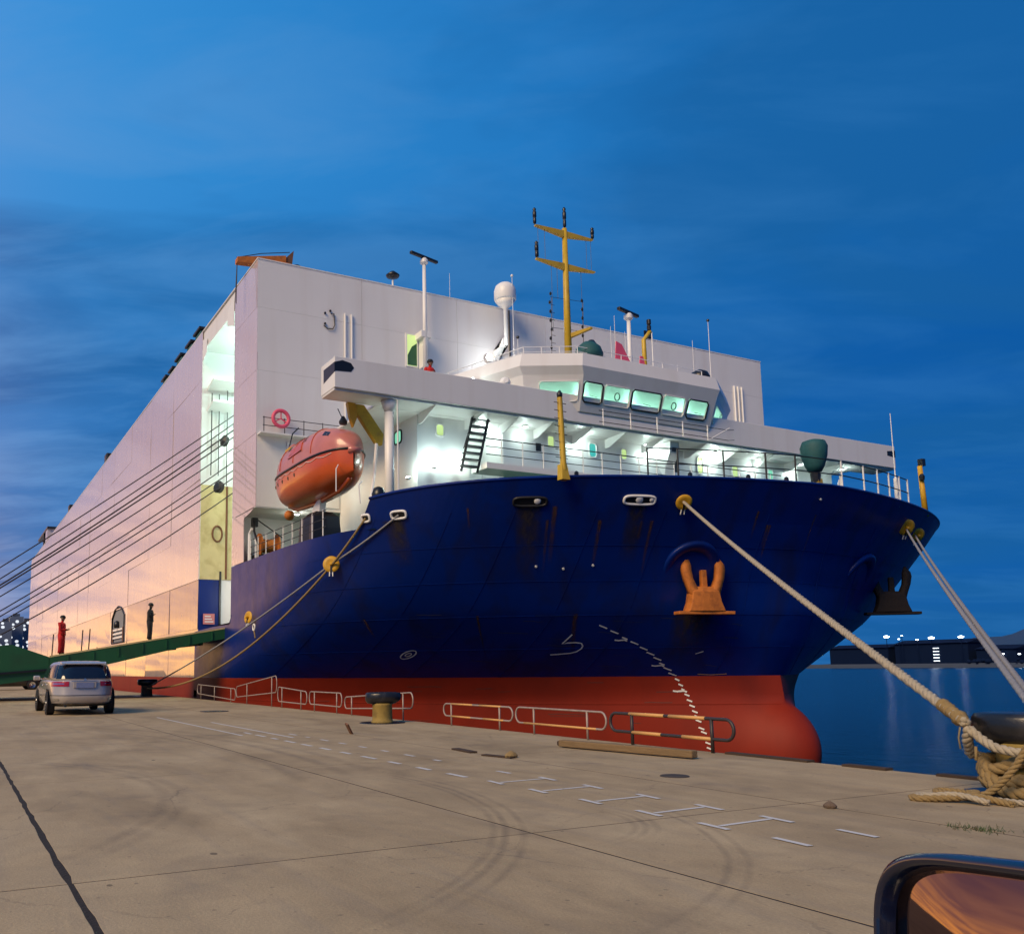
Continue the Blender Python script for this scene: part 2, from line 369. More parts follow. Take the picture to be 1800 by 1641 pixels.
# --- quay: concrete, slabs with open joints near the camera
def concrete_material():
    m = bpy.data.materials.new('quay_concrete'); m.use_nodes = True; nt = m.node_tree; b = nt.nodes['Principled BSDF']; h = NT(nt)
    oc = nt.nodes.new('ShaderNodeTexCoord').outputs['Object']
    big = h.noise(h.mapping(oc, sc=(0.6, 1.3, 1)), 0.55, 6, 0.62, 0.5)
    mid = h.noise(oc, 2.3, 6, 0.65, 0.3)
    fine = h.noise(oc, 55, 3, 0.7)
    c = h.ramp(big, [(0.30, (0.265, 0.198, 0.112)), (0.5, (0.372, 0.282, 0.162)), (0.72, (0.445, 0.348, 0.208))])
    k = h.m('MULTIPLY_ADD', mid, 0.50, 0.75); c = h.mix(1.0, c, h.comb(k, k, k), 'MULTIPLY')
    k = h.m('MULTIPLY_ADD', fine, 0.60, 0.70); c = h.mix(1.0, c, h.comb(k, k, k), 'MULTIPLY')
    # trowel drag marks along the quay
    st = h.noise(h.mapping(oc, sc=(0.22, 3.2, 1)), 1.6, 5, 0.6)
    c = h.mix(h.m('MULTIPLY', h.ramp(st, [(0.52, 0.0), (0.75, 1.0)]), 0.30), c, (0.20, 0.175, 0.15))
    # oily patches and spatter
    oil = h.noise(h.mapping(oc, loc=(7, 2, 0)), 0.9, 5, 0.6, 0.6)
    c = h.mix(h.m('MULTIPLY', h.ramp(oil, [(0.56, 0.0), (0.74, 1.0)]), 0.38), c, (0.12, 0.10, 0.085))
    vo = nt.nodes.new('ShaderNodeTexVoronoi'); vo.inputs['Scale'].default_value = 1.7; nt.links.new(h.mapping(oc, sc=(1.0, 1.6, 1)), vo.inputs['Vector'])
    rnd = h.sep(vo.outputs['Color'])
    rad = h.m('MULTIPLY', h.m('POWER', rnd[0], 3.4), 0.075)
    edge = h.m('MULTIPLY', h.m('SUBTRACT', mid, 0.5), 0.06)
    spot = h.m('LESS_THAN', h.m('ADD', vo.outputs['Distance'], edge), rad)
    c = h.mix(h.m('MULTIPLY', spot, h.m('MULTIPLY_ADD', rnd[1], 0.5, 0.4)), c, (0.035, 0.028, 0.022))
    pit = nt.nodes.new('ShaderNodeTexVoronoi'); pit.inputs['Scale'].default_value = 13.0; nt.links.new(oc, pit.inputs['Vector'])
    pr_ = h.sep(pit.outputs['Color']); hole = h.m('LESS_THAN', pit.outputs['Distance'], h.m('MULTIPLY', h.m('POWER', pr_[0], 4.0), 0.20))
    c = h.mix(h.m('MULTIPLY', hole, 0.45), c, (0.10, 0.08, 0.06))
    # rubber tyre scrubs: arcs left by turning vehicles
    px, py, pz = h.sep(oc)
    wob = h.noise(oc, 1.2, 2); brk = h.noise(oc, 3.0, 4, 0.7)
    tot = None
    for (cx_, cy_, R, wd, a0, x0, x1) in RINGS:
        dist = h.v('LENGTH', h.comb(h.m('SUBTRACT', px, cx_), h.m('SUBTRACT', py, cy_), 0.0))
        e = h.m('ABSOLUTE', h.m('SUBTRACT', h.m('ADD', dist, h.m('MULTIPLY', h.m('SUBTRACT', wob, 0.5), 0.05)), R))
        k = h.m('SUBTRACT', 1.0, h.m('DIVIDE', e, wd), clamp=True)
        k = h.m('POWER', k, 0.6)
        gate = h.m('MULTIPLY', h.m('GREATER_THAN', py, cy_-0.2), h.m('MULTIPLY', h.m('MULTIPLY', h.m('SUBTRACT', px, x0), 1.2, clamp=True), h.m('MULTIPLY', h.m('SUBTRACT', x1, px), 1.2, clamp=True)))
        k = h.m('MULTIPLY', h.m('MULTIPLY', k, gate), a0)
        tot = k if tot is None else h.m('MAXIMUM', tot, k)
    tot = h.m('MULTIPLY', tot, h.ramp(brk, [(0.30, 0.15), (0.62, 1.0)]))
    c = h.mix(tot, c, (0.055, 0.045, 0.042))
    # hairline cracks
    vc = nt.nodes.new('ShaderNodeTexVoronoi'); vc.feature = 'DISTANCE_TO_EDGE'; vc.inputs['Scale'].default_value = 0.42
    wv = nt.nodes.new('ShaderNodeVectorMath'); wv.operation = 'ADD'; nt.links.new(oc, wv.inputs[0]); nt.links.new(h.comb(h.m('MULTIPLY', mid, .5), h.m('MULTIPLY', big, .7), 0.0), wv.inputs[1]); nt.links.new(wv.outputs[0], vc.inputs['Vector'])
    ck = h.m('MULTIPLY', h.m('LESS_THAN', vc.outputs['Distance'], 0.0035), h.ramp(oil, [(.45, 0.0), (.60, 1.0)]))
    c = h.mix(h.m('MULTIPLY', ck, .32), c, (0.07, 0.055, 0.045))
    nt.links.new(c, b.inputs['Base Color'])
    nt.links.new(h.m('MULTIPLY_ADD', mid, 0.25, 0.68), b.inputs['Roughness'])
    b.inputs['Specular IOR Level'].default_value = 0.3
    bn = nt.nodes.new('ShaderNodeBump'); bn.inputs['Strength'].default_value = 0.35; bn.inputs['Distance'].default_value = 0.012
    nt.links.new(h.m('ADD', fine, h.m('MULTIPLY', mid, 1.6)), bn.inputs['Height']); nt.links.new(bn.outputs[0], b.inputs['Normal'])
    return m
def circle3(a, b, c):
    (x1, y1), (x2, y2), (x3, y3) = a, b, c
    d = 2*(x1*(y2-y3)+x2*(y3-y1)+x3*(y1-y2))
    ux = ((x1*x1+y1*y1)*(y2-y3)+(x2*x2+y2*y2)*(y3-y1)+(x3*x3+y3*y3)*(y1-y2))/d
    uy = ((x1*x1+y1*y1)*(x3-x2)+(x2*x2+y2*y2)*(x1-x3)+(x3*x3+y3*y3)*(x2-x1))/d
    return ux, uy, sqrt((x1-ux)**2+(y1-uy)**2)
RINGS = []
for pts, wd, a0, x0, x1, rep in ((((-6.33, 0.84), (-8.73, 1.92), (-12.32, 1.32)), 0.08, 0.28, -13.5, -5.8, (0, 0.16)),
                                 (((-4.03, 2.17), (-5.63, 3.76), (-7.66, 4.53)), 0.035, 0.40, -9.5, -3.6, (0, 0.13, -0.09)),
                                 (((-3.45, 3.46), (-4.28, 4.54), (-5.6, 5.3)), 0.03, 0.32, -6.6, -2.9, (0, 0.12)),
                                 (((-4.9, 4.25), (-5.22, 4.73), (-5.9, 5.05)), 0.035, 0.50, -6.3, -4.7, (0, 0.08, -0.08)),
                                 (((-10.5, 4.3), (-14.0, 4.4), (-18.5, 3.6)), 0.10, 0.34, -19.5, -9.0, (0, 0.35, -0.6))):
    cx_, cy_, R = circle3(*pts)
    for k in rep: RINGS.append((cx_, cy_, R+k, wd, a0*(1 if k == 0 else 0.75), x0, x1))
conc = concrete_material()
quay = MB().span((-900, -500, -6.0), (300, EDGE-0.012, -0.0016)).build('quay', 'joint_dirt')
tag(quay, 'wide pale concrete quay beside the moored ship', 'quay', kind='structure')
far = MB()
far.span((-900, -500, -0.0014), (300, -5.62, -0.001)); far.span((-900, -5.6, -0.0014), (-45.5, EDGE, -0.001)); far.span((4.55, -5.6, -0.0014), (300, EDGE, -0.001))
far.build('quay_surface', conc, quay)
YJ = [-5.6, -2.45, 0.68, 3.88, 6.76, EDGE]
def jit(a, amp): return (random.random()-0.5)*2*amp
for i in range(10):
    x0, x1 = -45.48+5.0*i, -40.48+5.0*i
    for j in range(5):
        y0, y1 = YJ[j], YJ[j+1]
        g0 = 0.013 if abs(y0-0.68) < .01 else 0.010
        g1 = 0.013 if abs(y1-0.68) < .01 else (0.0 if j == 4 else 0.010)
        a0 = 0.016 if g0 > .01 else 0.003; a1 = 0.016 if g1 > .01 else (0.012 if j == 4 else 0.003)
        n = 26; ring = []
        near = x1 > -18
        k = n if near else 3
        for q in range(k): ring.append((lerp(x0+.007, x1-.007, q/k), y0+g0+abs(jit(0, a0))))
        for q in range(4): ring.append((x1-.007-abs(jit(0, .003)), lerp(y0+g0, y1-g1, q/4)))
        for q in range(k): ring.append((lerp(x1-.007, x0+.007, q/k), y1-g1-abs(jit(0, a1))))
        for q in range(4): ring.append((x0+.007+abs(jit(0, .003)), lerp(y1-g1, y0+g0, q/4)))
        zt = jit(0, 0.0002)
        m_ = MB(); nn = len(ring)
        cxm, cym = (x0+x1)/2, (y0+y1)/2
        m_.rings([[(x, y, -0.005) for x, y in ring], [(x, y, zt-0.0008) for x, y in ring], [(x+(cxm-x)*0.0006, y+(cym-y)*0.001, zt) for x, y in ring]])
        m_.build('concrete_slab', conc, quay)
# coping beam face and worn dark fender strips along the edge
MB().span((-900, EDGE, -0.16), (300, EDGE+0.10, -0.012)).build('edge_beam', 'wood_dark', quay)
for x, l in ((-5.6, 0.9), (-6.9, 0.55), (-8.3, 1.3)):
    MB().box((x, EDGE-0.03, 0.012), (l, 0.14, 0.03)).build('edge_strip', 'wood_dark', quay)
# painted bay marks: a stroke across with a short serif bar at either end
def mark(x, full=1.0):
    m_ = MB(); z = 0.004
    def rect(a, b, wdt):
        a, b = Vector(a), Vector(b); n = (b-a).normalized(); p = Vector((-n.y, n.x, 0))*wdt/2
        m_.quad((*(a+p)[:2], z), (*(a-p)[:2], z), (*(b-p)[:2], z), (*(b+p)[:2], z))
    if full > 0.6: rect((x, 5.27, 0), (x-0.03, 5.86, 0), 0.045)
    z += 0.002
    rect((x-0.17, 5.23, 0), (x+0.15, 5.20, 0), 0.055)
    if full > 0.3: rect((x-0.16, 5.89, 0), (x+0.17, 5.86, 0), 0.055)
    return m_.build('painted_mark', 'paint_mark', quay)
for i, x in enumerate((-4.32, -5.01, -5.70, -6.44, -7.23, -7.98)): mark(x, 0.5 if i == 0 else 1.0)
x = -8.75
while x > -17.2:
    m_ = MB(); l = 0.16+random.random()*0.12
    m_.quad((x-l, 5.16, .0045), (x+l, 5.16, .0045), (x+l, 5.23, .0045), (x-l, 5.23, .0045)); m_.build('painted_mark', 'paint_mark', quay)
    if random.random() < 0.75:
        m_ = MB(); m_.quad((x-l+.1, 5.78, .0045), (x+l-.05, 5.78, .0045), (x+l-.05, 5.84, .0045), (x-l+.1, 5.84, .0045)); m_.build('painted_mark', 'paint_mark', quay)
    x -= 0.78
for y, xa, xb in ((4.92, -16.0, -23.5), (5.55, -15.0, -20.5)):
    MB().quad((xb, y-.03, .0045), (xa, y-.03, .0045), (xa, y+.03, .0045), (xb, y+.03, .0045)).build('painted_line', 'paint_mark', quay)

# --- far shore: dark breakwater and pier, hills
fs = MB().span((-2600, 880, ZW-1), (900, 960, 1.6)).span((-2600, 870, ZW-1), (900, 880, 0.4))
tag(fs.build('far_breakwater', 'far_wall'), 'low grey breakwater across the water', 'breakwater', kind='structure')
def hill(name, label, pts, y0, depth):
    m_ = MB(); rows = []
    for dy_, k in ((0, 0.0), (depth*.25, .55), (depth*.5, 1.0), (depth, 0.2)):
        rows.append([(x, y0+dy_, max(ZW, ZW+z*k+(noise.noise(Vector((x*.01, dy_*.02, 3)))*z*.12 if k else 0))) for x, z in pts])
    m_.grid(rows); return tag(m_.build(name, 'far_hill_haze', smooth=False), label, 'hill', kind='structure')
def ridge(x0, x1, peaks, base, n=70):
    out = []
    for i in range(n):
        x = lerp(x0, x1, i/(n-1)); z = base
        for (px_, ph, pw) in peaks: z += ph*exp(-abs((x-px_)/pw)**1.5)
        out.append((x, z*(1+0.05*noise.noise(Vector((x*.013, 1, 0))))))
    return out
hill('hill_ridge', 'pointed haze-blue hill on the horizon at the right', ridge(-1500, 500, ((-1010, 88, 95), (-1180, 46, 100), (-700, 60, 140), (-300, 70, 150)), 8), 1800, 500)

# ================================================================== THE SHIP
YS, YP = 11.5, 43.2                   # starboard and port sides of the house
XF, XA = -35.9, -156.0                # front wall of the house, stern
ZT = 19.45                            # top of the house
ZM = 5.95                             # main (mooring) deck edge, white above and blue below
ZB = 0.85                             # boot top: blue above and red below
HYC, HW = 26.45, 14.95                # bow centreline and half breadth
HT = [(-4.0, -22.0, 26.0, 2.0, 1.0), (0.0, -21.86, 24.0, 2.2, .95), (.85, -21.98, 23.0, 2.4, .92), (2.0, -21.42, 21.0, 2.9, .86), (3.0, -21.1, 19.5, 3.5, .82),
      (4.0, -21.02, 18.5, 4.2, .78), (5.0, -20.7, 18.0, 4.8, .75), (6.0, -20.2, 17.8, 5.3, .73), (7.3, -19.4, 17.6, 5.68, .72)]
def hpt(wq, z):
    """point of the bow shell: wq in -1..1 across the beam (negative = starboard)"""
    x0, L, a, b = interp(HT, z); q = min(abs(wq), 0.999999)
    return Vector((x0-L*(1-(1-q**(1/b))**(1/a)), HYC+wq*HW, z))
def bottom_row(z, n=46):
    """half breadths of the red bottom: sharp bow faired into a round bulb"""
    x0, L, a, b = interp(HT, z)
    def hull_w(x):
        t = max(0.0, min(1.0, (x0-x)/L)); return HW*(1-(1-t)**a)**b
    kz = 1-((z+1.75)/2.15)**2; xc, rx, ry = -26.4, 5.65, 2.15
    k = sqrt(kz) if kz > 0 else 0.0
    def bulb_w(x):
        if k <= 0: return 0.0
        q = max(0.0, 1-((x-xc)/(rx*k**0.5))**2) if x > xc else 1.0
        return ry*k*sqrt(q)
    tip = max(x0, xc+rx*k**0.5 if k > 0 else -99)
    out = []
    for i in range(n):
        t = i/(n-1); x = lerp(tip, -46.0, t**2.2); p_, q_ = hull_w(x), bulb_w(x)
        out.append((x, min(HW, (p_**2.4+q_**2.4)**(1/2.4))))
    return out
def hy(y, z):
    if z >= ZB: return hpt((y-HYC)/HW, z)
    half = bottom_row(z, 160); w_ = abs(y-HYC)
    for i in range(len(half)-1):
        if half[i][1] <= w_ <= half[i+1][1]:
            t = (w_-half[i][1])/max(1e-6, half[i+1][1]-half[i][1]); return Vector((lerp(half[i][0], half[i+1][0], t), y, z))
    return Vector((half[-1][0], y, z))
def hnorm(y, z):
    e = 0.02; p = hy(y, z); a = hy(y+e, z)-p; b = hy(y, z+e)-p
    n = a.cross(b).normalized(); return n if n.x > 0 else -n
ship = thing('cargo_ship', 'huge white and blue vehicle carrier with red lower hull moored along the quay', 'ship', (-60, 27.3, ZW))
def wq_list():
    out = []
    for i in range(61):
        t = i/60; out.append(-1+ (1-(1-t)**1.0)*1.0 if False else -cos(t*pi/2)**0.75)
    out[-1] = 0.0; out[0] = -1.0
    return out
WQ = wq_list(); WQ = WQ + [-q for q in reversed(WQ[:-1])]
def shell(z0, z1, dz):
    n = max(2, int(round((z1-z0)/dz))+1); rows = []
    for i in range(n):
        z = lerp(z0, z1, i/(n-1)); row = [hpt(q, z) for q in WQ]
        x_end = -46.0 if z < 3.3 else -39.44
        rows.append([Vector((x_end, HYC-HW, z))] + row + [Vector((x_end, HYC+HW, z))])
    return rows
MB().grid(shell(ZB, ZM, 0.17)).build('bow_shell', 'hull_blue', ship, smooth=True)
rows = []
for i in range(31):
    z = lerp(-4.0, ZB, i/30); half = bottom_row(z)
    rows.append([Vector((x, HYC-w_, z)) for x, w_ in reversed(half)]+[Vector((x, HYC+w_, z)) for x, w_ in half[1:]])
MB().grid(rows).build('bow_bottom', 'hull_red', ship, smooth=True)
# forecastle bulwark with its sheer
def sheer(x):
    t = max(0.0, min(1.0, (x+26.6)/(26.6-19.4))); return 6.78+0.46*t**0.65
bq = [q for q in WQ if hpt(q, 6.5).x > -26.7]
rows = []
for k in range(6):
    t = k/5; row = []
    for q in bq:
        zt = sheer(hpt(q, 7).x); row.append(hpt(q, lerp(ZM, zt, t)))
    rows.append(row)
inner = []
for row in (rows[-1], rows[0]):
    inner.append([Vector((p.x-0.16*(0.4+0.6*(1-abs((p.y-HYC)/HW))), HYC+(p.y-HYC)*0.988, p.z)) for p in row])
MB().grid(rows+inner).build('forecastle_bulwark', 'hull_blue', ship, smooth=False)
MB().tube([p+Vector((-0.05, 0, 0.0)) for p in rows[-1]], 0.055, 6).build('bulwark_rail', 'hull_blue', ship, smooth=True)
# decks
deck = [hpt(q, 6.0) for q in bq]
MB().quad(*[(p.x-.05, p.y, 6.02) for p in deck]).build('forecastle_deck', 'deck_green', ship)
MB().quad((-39.4, YS+.12, ZM-.06), (-30, YS+.3, ZM-.06), (-26.4, YS+1.1, ZM-.06), (-26.4, 39.5, ZM-.06), (-32, 41, ZM-.06), (-39.4, 41.2, ZM-.06)).build('main_deck', 'deck_green', ship)
for dz in (0.55, 0.25, -0.05, -0.35):
    MB().box((-22.05+abs(dz)*.1, HYC-0.75, -1.0+dz), (0.5, 0.012, 0.06), rz=0.75).build('draught_dash', 'hull_mark', ship)

# marks painted on the bow shell
def ribbon(pts, wd, name, material='hull_mark', lift=0.02, parent=ship):
    P = [hy(y, z)+hnorm(y, z)*lift for y, z in pts]; m_ = MB(); L_, R_ = [], []
    for i, p in enumerate(P):
        t = (P[min(i+1, len(P)-1)]-P[max(i-1, 0)]).normalized(); n = hnorm(*pts[i]); s_ = t.cross(n).normalized()*wd/2
        L_.append(p+s_); R_.append(p-s_)
    m_.grid([L_, R_]); return m_.build(name, material, parent)
DR = [(20.09, 2.58), (20.53, 2.4), (20.96, 2.19), (21.34, 2.03), (21.74, 1.84), (22.06, 1.66), (22.38, 1.48), (22.63, 1.3), (22.91, 1.12), (23.17, .93), (23.37, .73), (23.49, .54),
      (23.57, .38), (23.69, .18), (23.75, -.02), (23.8, -.21), (23.85, -.41), (23.87, -.57), (23.91, -.73), (23.96, -.99), (24.01, -1.13), (24.06, -1.34), (24.1, -1.5), (24.13, -1.68)]
for i, (y, z) in enumerate(DR):
    l = 0.15 if i not in (2, 7, 12, 17) else 0.10
    ribbon([(y-l, z+l*0.36), (y, z), (y+l, z-l*0.36)] if z > .8 else [(y-l*.45, z+l*.25), (y+l*.45, z-l*.25)], 0.055, 'draught_dash')
    if i in (2, 7, 12, 17): ribbon([(y-.27, z-.05), (y-.15, z-.07), (y+.02, z-.05), (y+.12, z-.09)], 0.06, 'draught_numeral')
ribbon([(19.34, 2.34), (19.30, 2.2), (19.26, 2.03), (19.4, 2.06), (19.62, 2.07), (19.80, 2.04), (19.90, 1.95), (19.92, 1.86), (19.86, 1.76), (19.72, 1.71), (19.5, 1.685), (19.2, 1.66)], 0.055, 'bulb_symbol')
ribbon([(15.37+.17*cos(a), 1.73+.15*sin(a)) for a in [2*pi*k/24 for k in range(25)]], 0.05, 'thruster_symbol')
ribbon([(15.37+.07*cos(a), 1.73+.06*sin(a)) for a in [2*pi*k/12 for k in range(13)]], 0.04, 'thruster_symbol')
for y, z in ((17.24, 4.52), (18.07, 4.44), (18.93, 4.54), (26.25, 6.78)):
    MB().lathe([(0.04, 0), (0.04, 0.03)], 10, hy(y, z), rot_to(hnorm(y, z))).build('hull_stud', 'hull_mark', ship)
ribbon([(23.42, 1.64), (23.62, 1.72)], 0.03, 'hull_tick'); ribbon([(23.9, .93), (24.3, .90), (24.75, .93)], 0.025, 'hull_tick', 'band_yellow')
# mooring chocks on the bulwark; a black plate paints the dark inside
def chock(y, z, wd, ht, name='mooring_chock', glow='white_small'):
    n = hnorm(y, z); c = hy(y, z); t = (hy(y+.1, z)-hy(y-.1, z)).normalized(); v = n.cross(t).normalized()
    if v.z < 0: v = -v
    def sup(a, sx, sy): 
        ca, sa = cos(a), sin(a); return t*(sx*math.copysign(abs(ca)**.55, ca))+v*(sy*math.copysign(abs(sa)**.55, sa))
    A = [2*pi*k/28 for k in range(28)]
    ob = MB().tube([c+n*.03+sup(a, wd/2, ht/2) for a in A+[0]], 0.045, 8, cap=False).build(name, glow, ship, smooth=True)
    MB().quad(*[c+n*.022+sup(a, wd/2-.01, ht/2-.01) for a in A]).build('chock_dark_plate', 'black_paint', ob)
    return ob
c1 = chock(16.3, 6.44, 1.05, 0.30, glow='dark_steel'); c2 = chock(19.57, 6.5, 1.05, 0.30)
chock(12.42, 6.27, 0.34, 0.24); chock(13.08, 6.25, 0.55, 0.26)
for (y, z, s) in ((16.5, 6.46, .18), (19.55, 6.52, .2), (19.95, 6.52, .12)):
    n = hnorm(y, z); MB().lathe([(s*.6, 0), (s*.62, .03), (s*.4, .05)], 16, hy(y, z)+n*.024, rot_to(n)).build('chock_roller', 'white_small', ship, smooth=True)
def streak_material():
    m = bpy.data.materials.new('chock_streak'); m.use_nodes = True; nt = m.node_tree; b = nt.nodes['Principled BSDF']; h = NT(nt)
    b.inputs['Base Color'].default_value = (0.030, 0.022, 0.020, 1); b.inputs['Roughness'].default_value = 0.7
    oc = nt.nodes.new('ShaderNodeTexCoord'); x, y, z = h.sep(oc.outputs['UV'])
    n = h.noise(h.mapping(oc.outputs['Object'], sc=(3, 3, .25)), 1.6, 4, .6)
    a = h.m('MULTIPLY', h.m('POWER', z if False else y, .8), h.m('MULTIPLY', h.m('SUBTRACT', 1.0, h.m('POWER', h.m('ABSOLUTE', h.m('MULTIPLY_ADD', x, 2.0, -1.0)), 2.5)), h.ramp(n, [(.30, .25), (.62, 1.0)])))
    nt.links.new(h.m('MULTIPLY', a, .95, clamp=True), b.inputs['Alpha']); return m
SM = streak_material()
def streak(y0, y1, z0, z1):
    rows = []; uv = []; fall = []
    for k in range(9):                                                  # follow the line of steepest descent down the flare
        y_ = lerp(y0, y1, k/8); path = [y_]
        for i in range(12):
            z = lerp(z1, z0, i/12); n = hnorm(y_, z); g = Vector((0, 0, -1))+n*n.z
            y_ += g.y/min(-.05, g.z)*(z0-z1)/12; path.append(y_)
        fall.append(path)
    for i in range(13):
        z = lerp(z0, z1, i/12); ys_ = [fall[k][12-i] for k in range(9)]
        rows.append([hy(y_, z)+hnorm(y_, z)*.008 for y_ in ys_]); uv.append([(k/8, i/12) for k in range(9)])
    m_ = MB().grid(rows); flat = [q for r_ in uv for q in r_]
    ob = m_.build('rust_streak', SM, ship); lay = ob.data.uv_layers.new(name='UVMap')
    for lp_ in ob.data.loops: lay.data[lp_.index].uv = flat[lp_.vertex_index]
for a in ((15.95, 16.75, 4.0, 6.3), (19.25, 19.95, 4.6, 6.36), (12.75, 13.25, 4.6, 6.1), (22.0, 23.4, 1.5, 3.0)): streak(*a)
SR = SM.copy(); SR.name = 'rust_run'; SR.node_tree.nodes['Principled BSDF'].inputs['Base Color'].default_value = (0.085, 0.035, 0.018, 1)
SM0 = SM; SM = SR
for k in range(14):
    y0 = random.uniform(12.6, 30); z1 = random.choice((5.9, 5.9, 6.3, 4.1, 3.0)); streak(y0, y0+random.uniform(.06, .2), z1-random.uniform(.5, 1.8), z1)
SM = SM0
mat('hull_scrape', (0.035, 0.04, 0.085), 0.7, var=.4, vscale=6)
mat('red_scrape', (0.13, 0.030, 0.020), 0.8, var=.4, vscale=6)
for k in range(26):
    y0 = random.uniform(13, 25); z0 = random.uniform(1.0, 3.2); l = random.uniform(.15, .9)
    ribbon([(y0+l*q/4, z0+random.uniform(-.012, .012)-.05*q/4) for q in range(5)], random.uniform(.008, .03), 'hull_scrape', 'hull_scrape', lift=.004)
for k in range(16):
    y0 = random.uniform(14, 23); z0 = random.uniform(-.9, .75); l = random.uniform(.2, 1.0)
    ribbon([(y0+l*q/4, z0+random.uniform(-.012, .012)) for q in range(5)], random.uniform(.01, .035), 'hull_scrape', 'red_scrape', lift=.006)
# anchor pockets
for y, z in ((22.2, 4.45), (30.7, 4.45)):
    n = hnorm(y, z); R_ = rot_to(n + Vector((0, 0, -0.25)))
    MB().lathe([(1.02, -0.14), (1.0, -0.03), (0.92, 0.0), (0.72, -0.04), (0.45, -0.28), (0.30, -0.5)], 36, hy(y, z)+n*.02, R_).build('anchor_pocket', 'hull_blue', ship, smooth=True)

# weld seams of the bow plating: thin proud beads
for z in (1.85, 2.95, 4.05, 5.15):
    MB().tube([hpt(q, z)+Vector((.006, -.006 if q < 0 else .006, 0)) for q in WQ if -0.985 < q < .75], .007, 4).build('weld_seam', 'hull_blue', ship)
for y in (12.6, 14.3, 16.0, 18.4, 20.6, 24.4, 27.6, 30.4):
    MB().tube([hy(y, z)+hnorm(y, z)*.006 for z in [ZB+.02+(6.2-ZB)*k/16 for k in range(17)]], .007, 4).build('weld_seam', 'hull_blue', ship)
for z in (-.15,):
    MB().tube([Vector((x, HYC-w_, z))+Vector((.006, -.006, 0)) for x, w_ in bottom_row(z)[3:]], .012, 4).build('weld_seam', 'hull_red', ship)

# --- house: front wall plates
def wobble_plate(name, p00, p10, p11, p01, nrm, material, parent=ship, th=0.03, amp=0.006):
    q = [Vector(p) for p in (p00, p10, p11, p01)]; n = Vector(nrm)
    q = [p+n*random.uniform(-amp, amp) for p in q]
    c = sum(q, Vector())/4
    q = [p+(c-p).normalized()*0.007 for p in q]
    m_ = MB().prism([p for p in q], -n*th); return m_.build(name, material, parent)
# body of the house just behind its plates
core = MB()
core.span((XF-0.06, YS+0.06+3.2, 8.22), (XA+.06, YP-.06, ZT-.03))         # main volume behind the slot depth
core.span((XF-0.06, YS+0.06, 8.22), (-39.3, YS+3.3, ZT-.03))             # starboard strip ahead of the slot
core.span((-45.55, YS+.06, ZB), (XA+.06, YS+3.3, ZT-.03))                # starboard strip behind the slot
core.span((-39.36, YS+.06, 18.45), (-45.6, YS+3.3, ZT-.03))              # above the slot
core.span((-38.6, YS+.15, ZM-.2), (-39.36, YS+3.3, 8.3))
core.span((-38.7, YS+3.0, ZM-.2), (-60, YP-.1, 8.3))
core.build('house_body', 'white_paint', ship)
MB().span((XF+.02, YS-.02, ZT-.02), (XA, YP+.02, ZT+.03)).build('house_roof', 'white_paint', ship)
ys = [YS, 16.6, 21.8, 27.2, 32.5, 37.8, YP]; zs = [8.2, 11.45, 14.3, 17.2, ZT]
for i in range(6):
    for j in range(4):
        wobble_plate('front_plate', (XF, ys[i], zs[j]), (XF, ys[i+1], zs[j]), (XF, ys[i+1], zs[j+1]), (XF, ys[i], zs[j+1]), (1, 0, 0), 'white_paint', amp=0.004)
MB().span((XF-.02, YS, 8.16), (XF-3, YS+3.2, 8.20)).build('overhang_soffit', 'white_paint', ship)
# starboard side plates
xs = [-39.38, -37.4, XF]
for i in range(2):
    for j in range(4):
        if i == 1 and j == 0: continue
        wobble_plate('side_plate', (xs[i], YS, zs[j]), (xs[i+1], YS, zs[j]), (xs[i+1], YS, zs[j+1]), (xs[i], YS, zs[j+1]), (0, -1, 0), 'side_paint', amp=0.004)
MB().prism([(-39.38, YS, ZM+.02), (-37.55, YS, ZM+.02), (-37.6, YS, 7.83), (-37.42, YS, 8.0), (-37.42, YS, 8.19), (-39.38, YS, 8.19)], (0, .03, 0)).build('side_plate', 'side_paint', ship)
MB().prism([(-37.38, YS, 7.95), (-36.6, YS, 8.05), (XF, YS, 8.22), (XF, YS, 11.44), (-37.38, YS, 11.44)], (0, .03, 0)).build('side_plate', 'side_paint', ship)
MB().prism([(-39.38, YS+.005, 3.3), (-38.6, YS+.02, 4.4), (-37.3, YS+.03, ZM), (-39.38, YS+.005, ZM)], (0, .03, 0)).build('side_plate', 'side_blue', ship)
zside = [ZB, 3.35, ZM, 8.55, 11.3, 14.0, 16.75, ZT]
xcol = [-45.42]
while xcol[-1] > XA+12: xcol.append(xcol[-1]-(6.2+random.random()*1.2 if xcol[-1] > -90 else 9.5))
xcol.append(XA)
DOOR = (-73.4, -66.0)
xcol = sorted([x for x in xcol if not (DOOR[0]-2.5 < x < DOOR[1]+2.5)]+[DOOR[0], DOOR[1]], reverse=True)
for i in range(len(xcol)-1):
    for j in range(7):
        x1, x0 = xcol[i], xcol[i+1]
        if x1 == DOOR[1] and j in (1, 2): continue
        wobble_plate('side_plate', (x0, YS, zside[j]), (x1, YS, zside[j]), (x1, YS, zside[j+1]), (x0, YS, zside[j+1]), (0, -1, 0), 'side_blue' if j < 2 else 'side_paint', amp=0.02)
MB().span((-45.42, YS, -4), (XA, YS+.1, ZB)).build('side_bottom', 'hull_red', ship)
MB().span((-46, YP-.05, -4), (XA, YP, ZB)).build('port_bottom', 'hull_red', ship)
MB().span((-46, YP-.05, ZB), (XA, YP, ZM)).build('port_side', 'hull_blue', ship)
# rubbing line over the blue
MB().span((-45.42, YS-.035, ZM-.03), (XA, YS-.012, ZM+.03)).build('rubbing_bar', 'side_paint', ship)
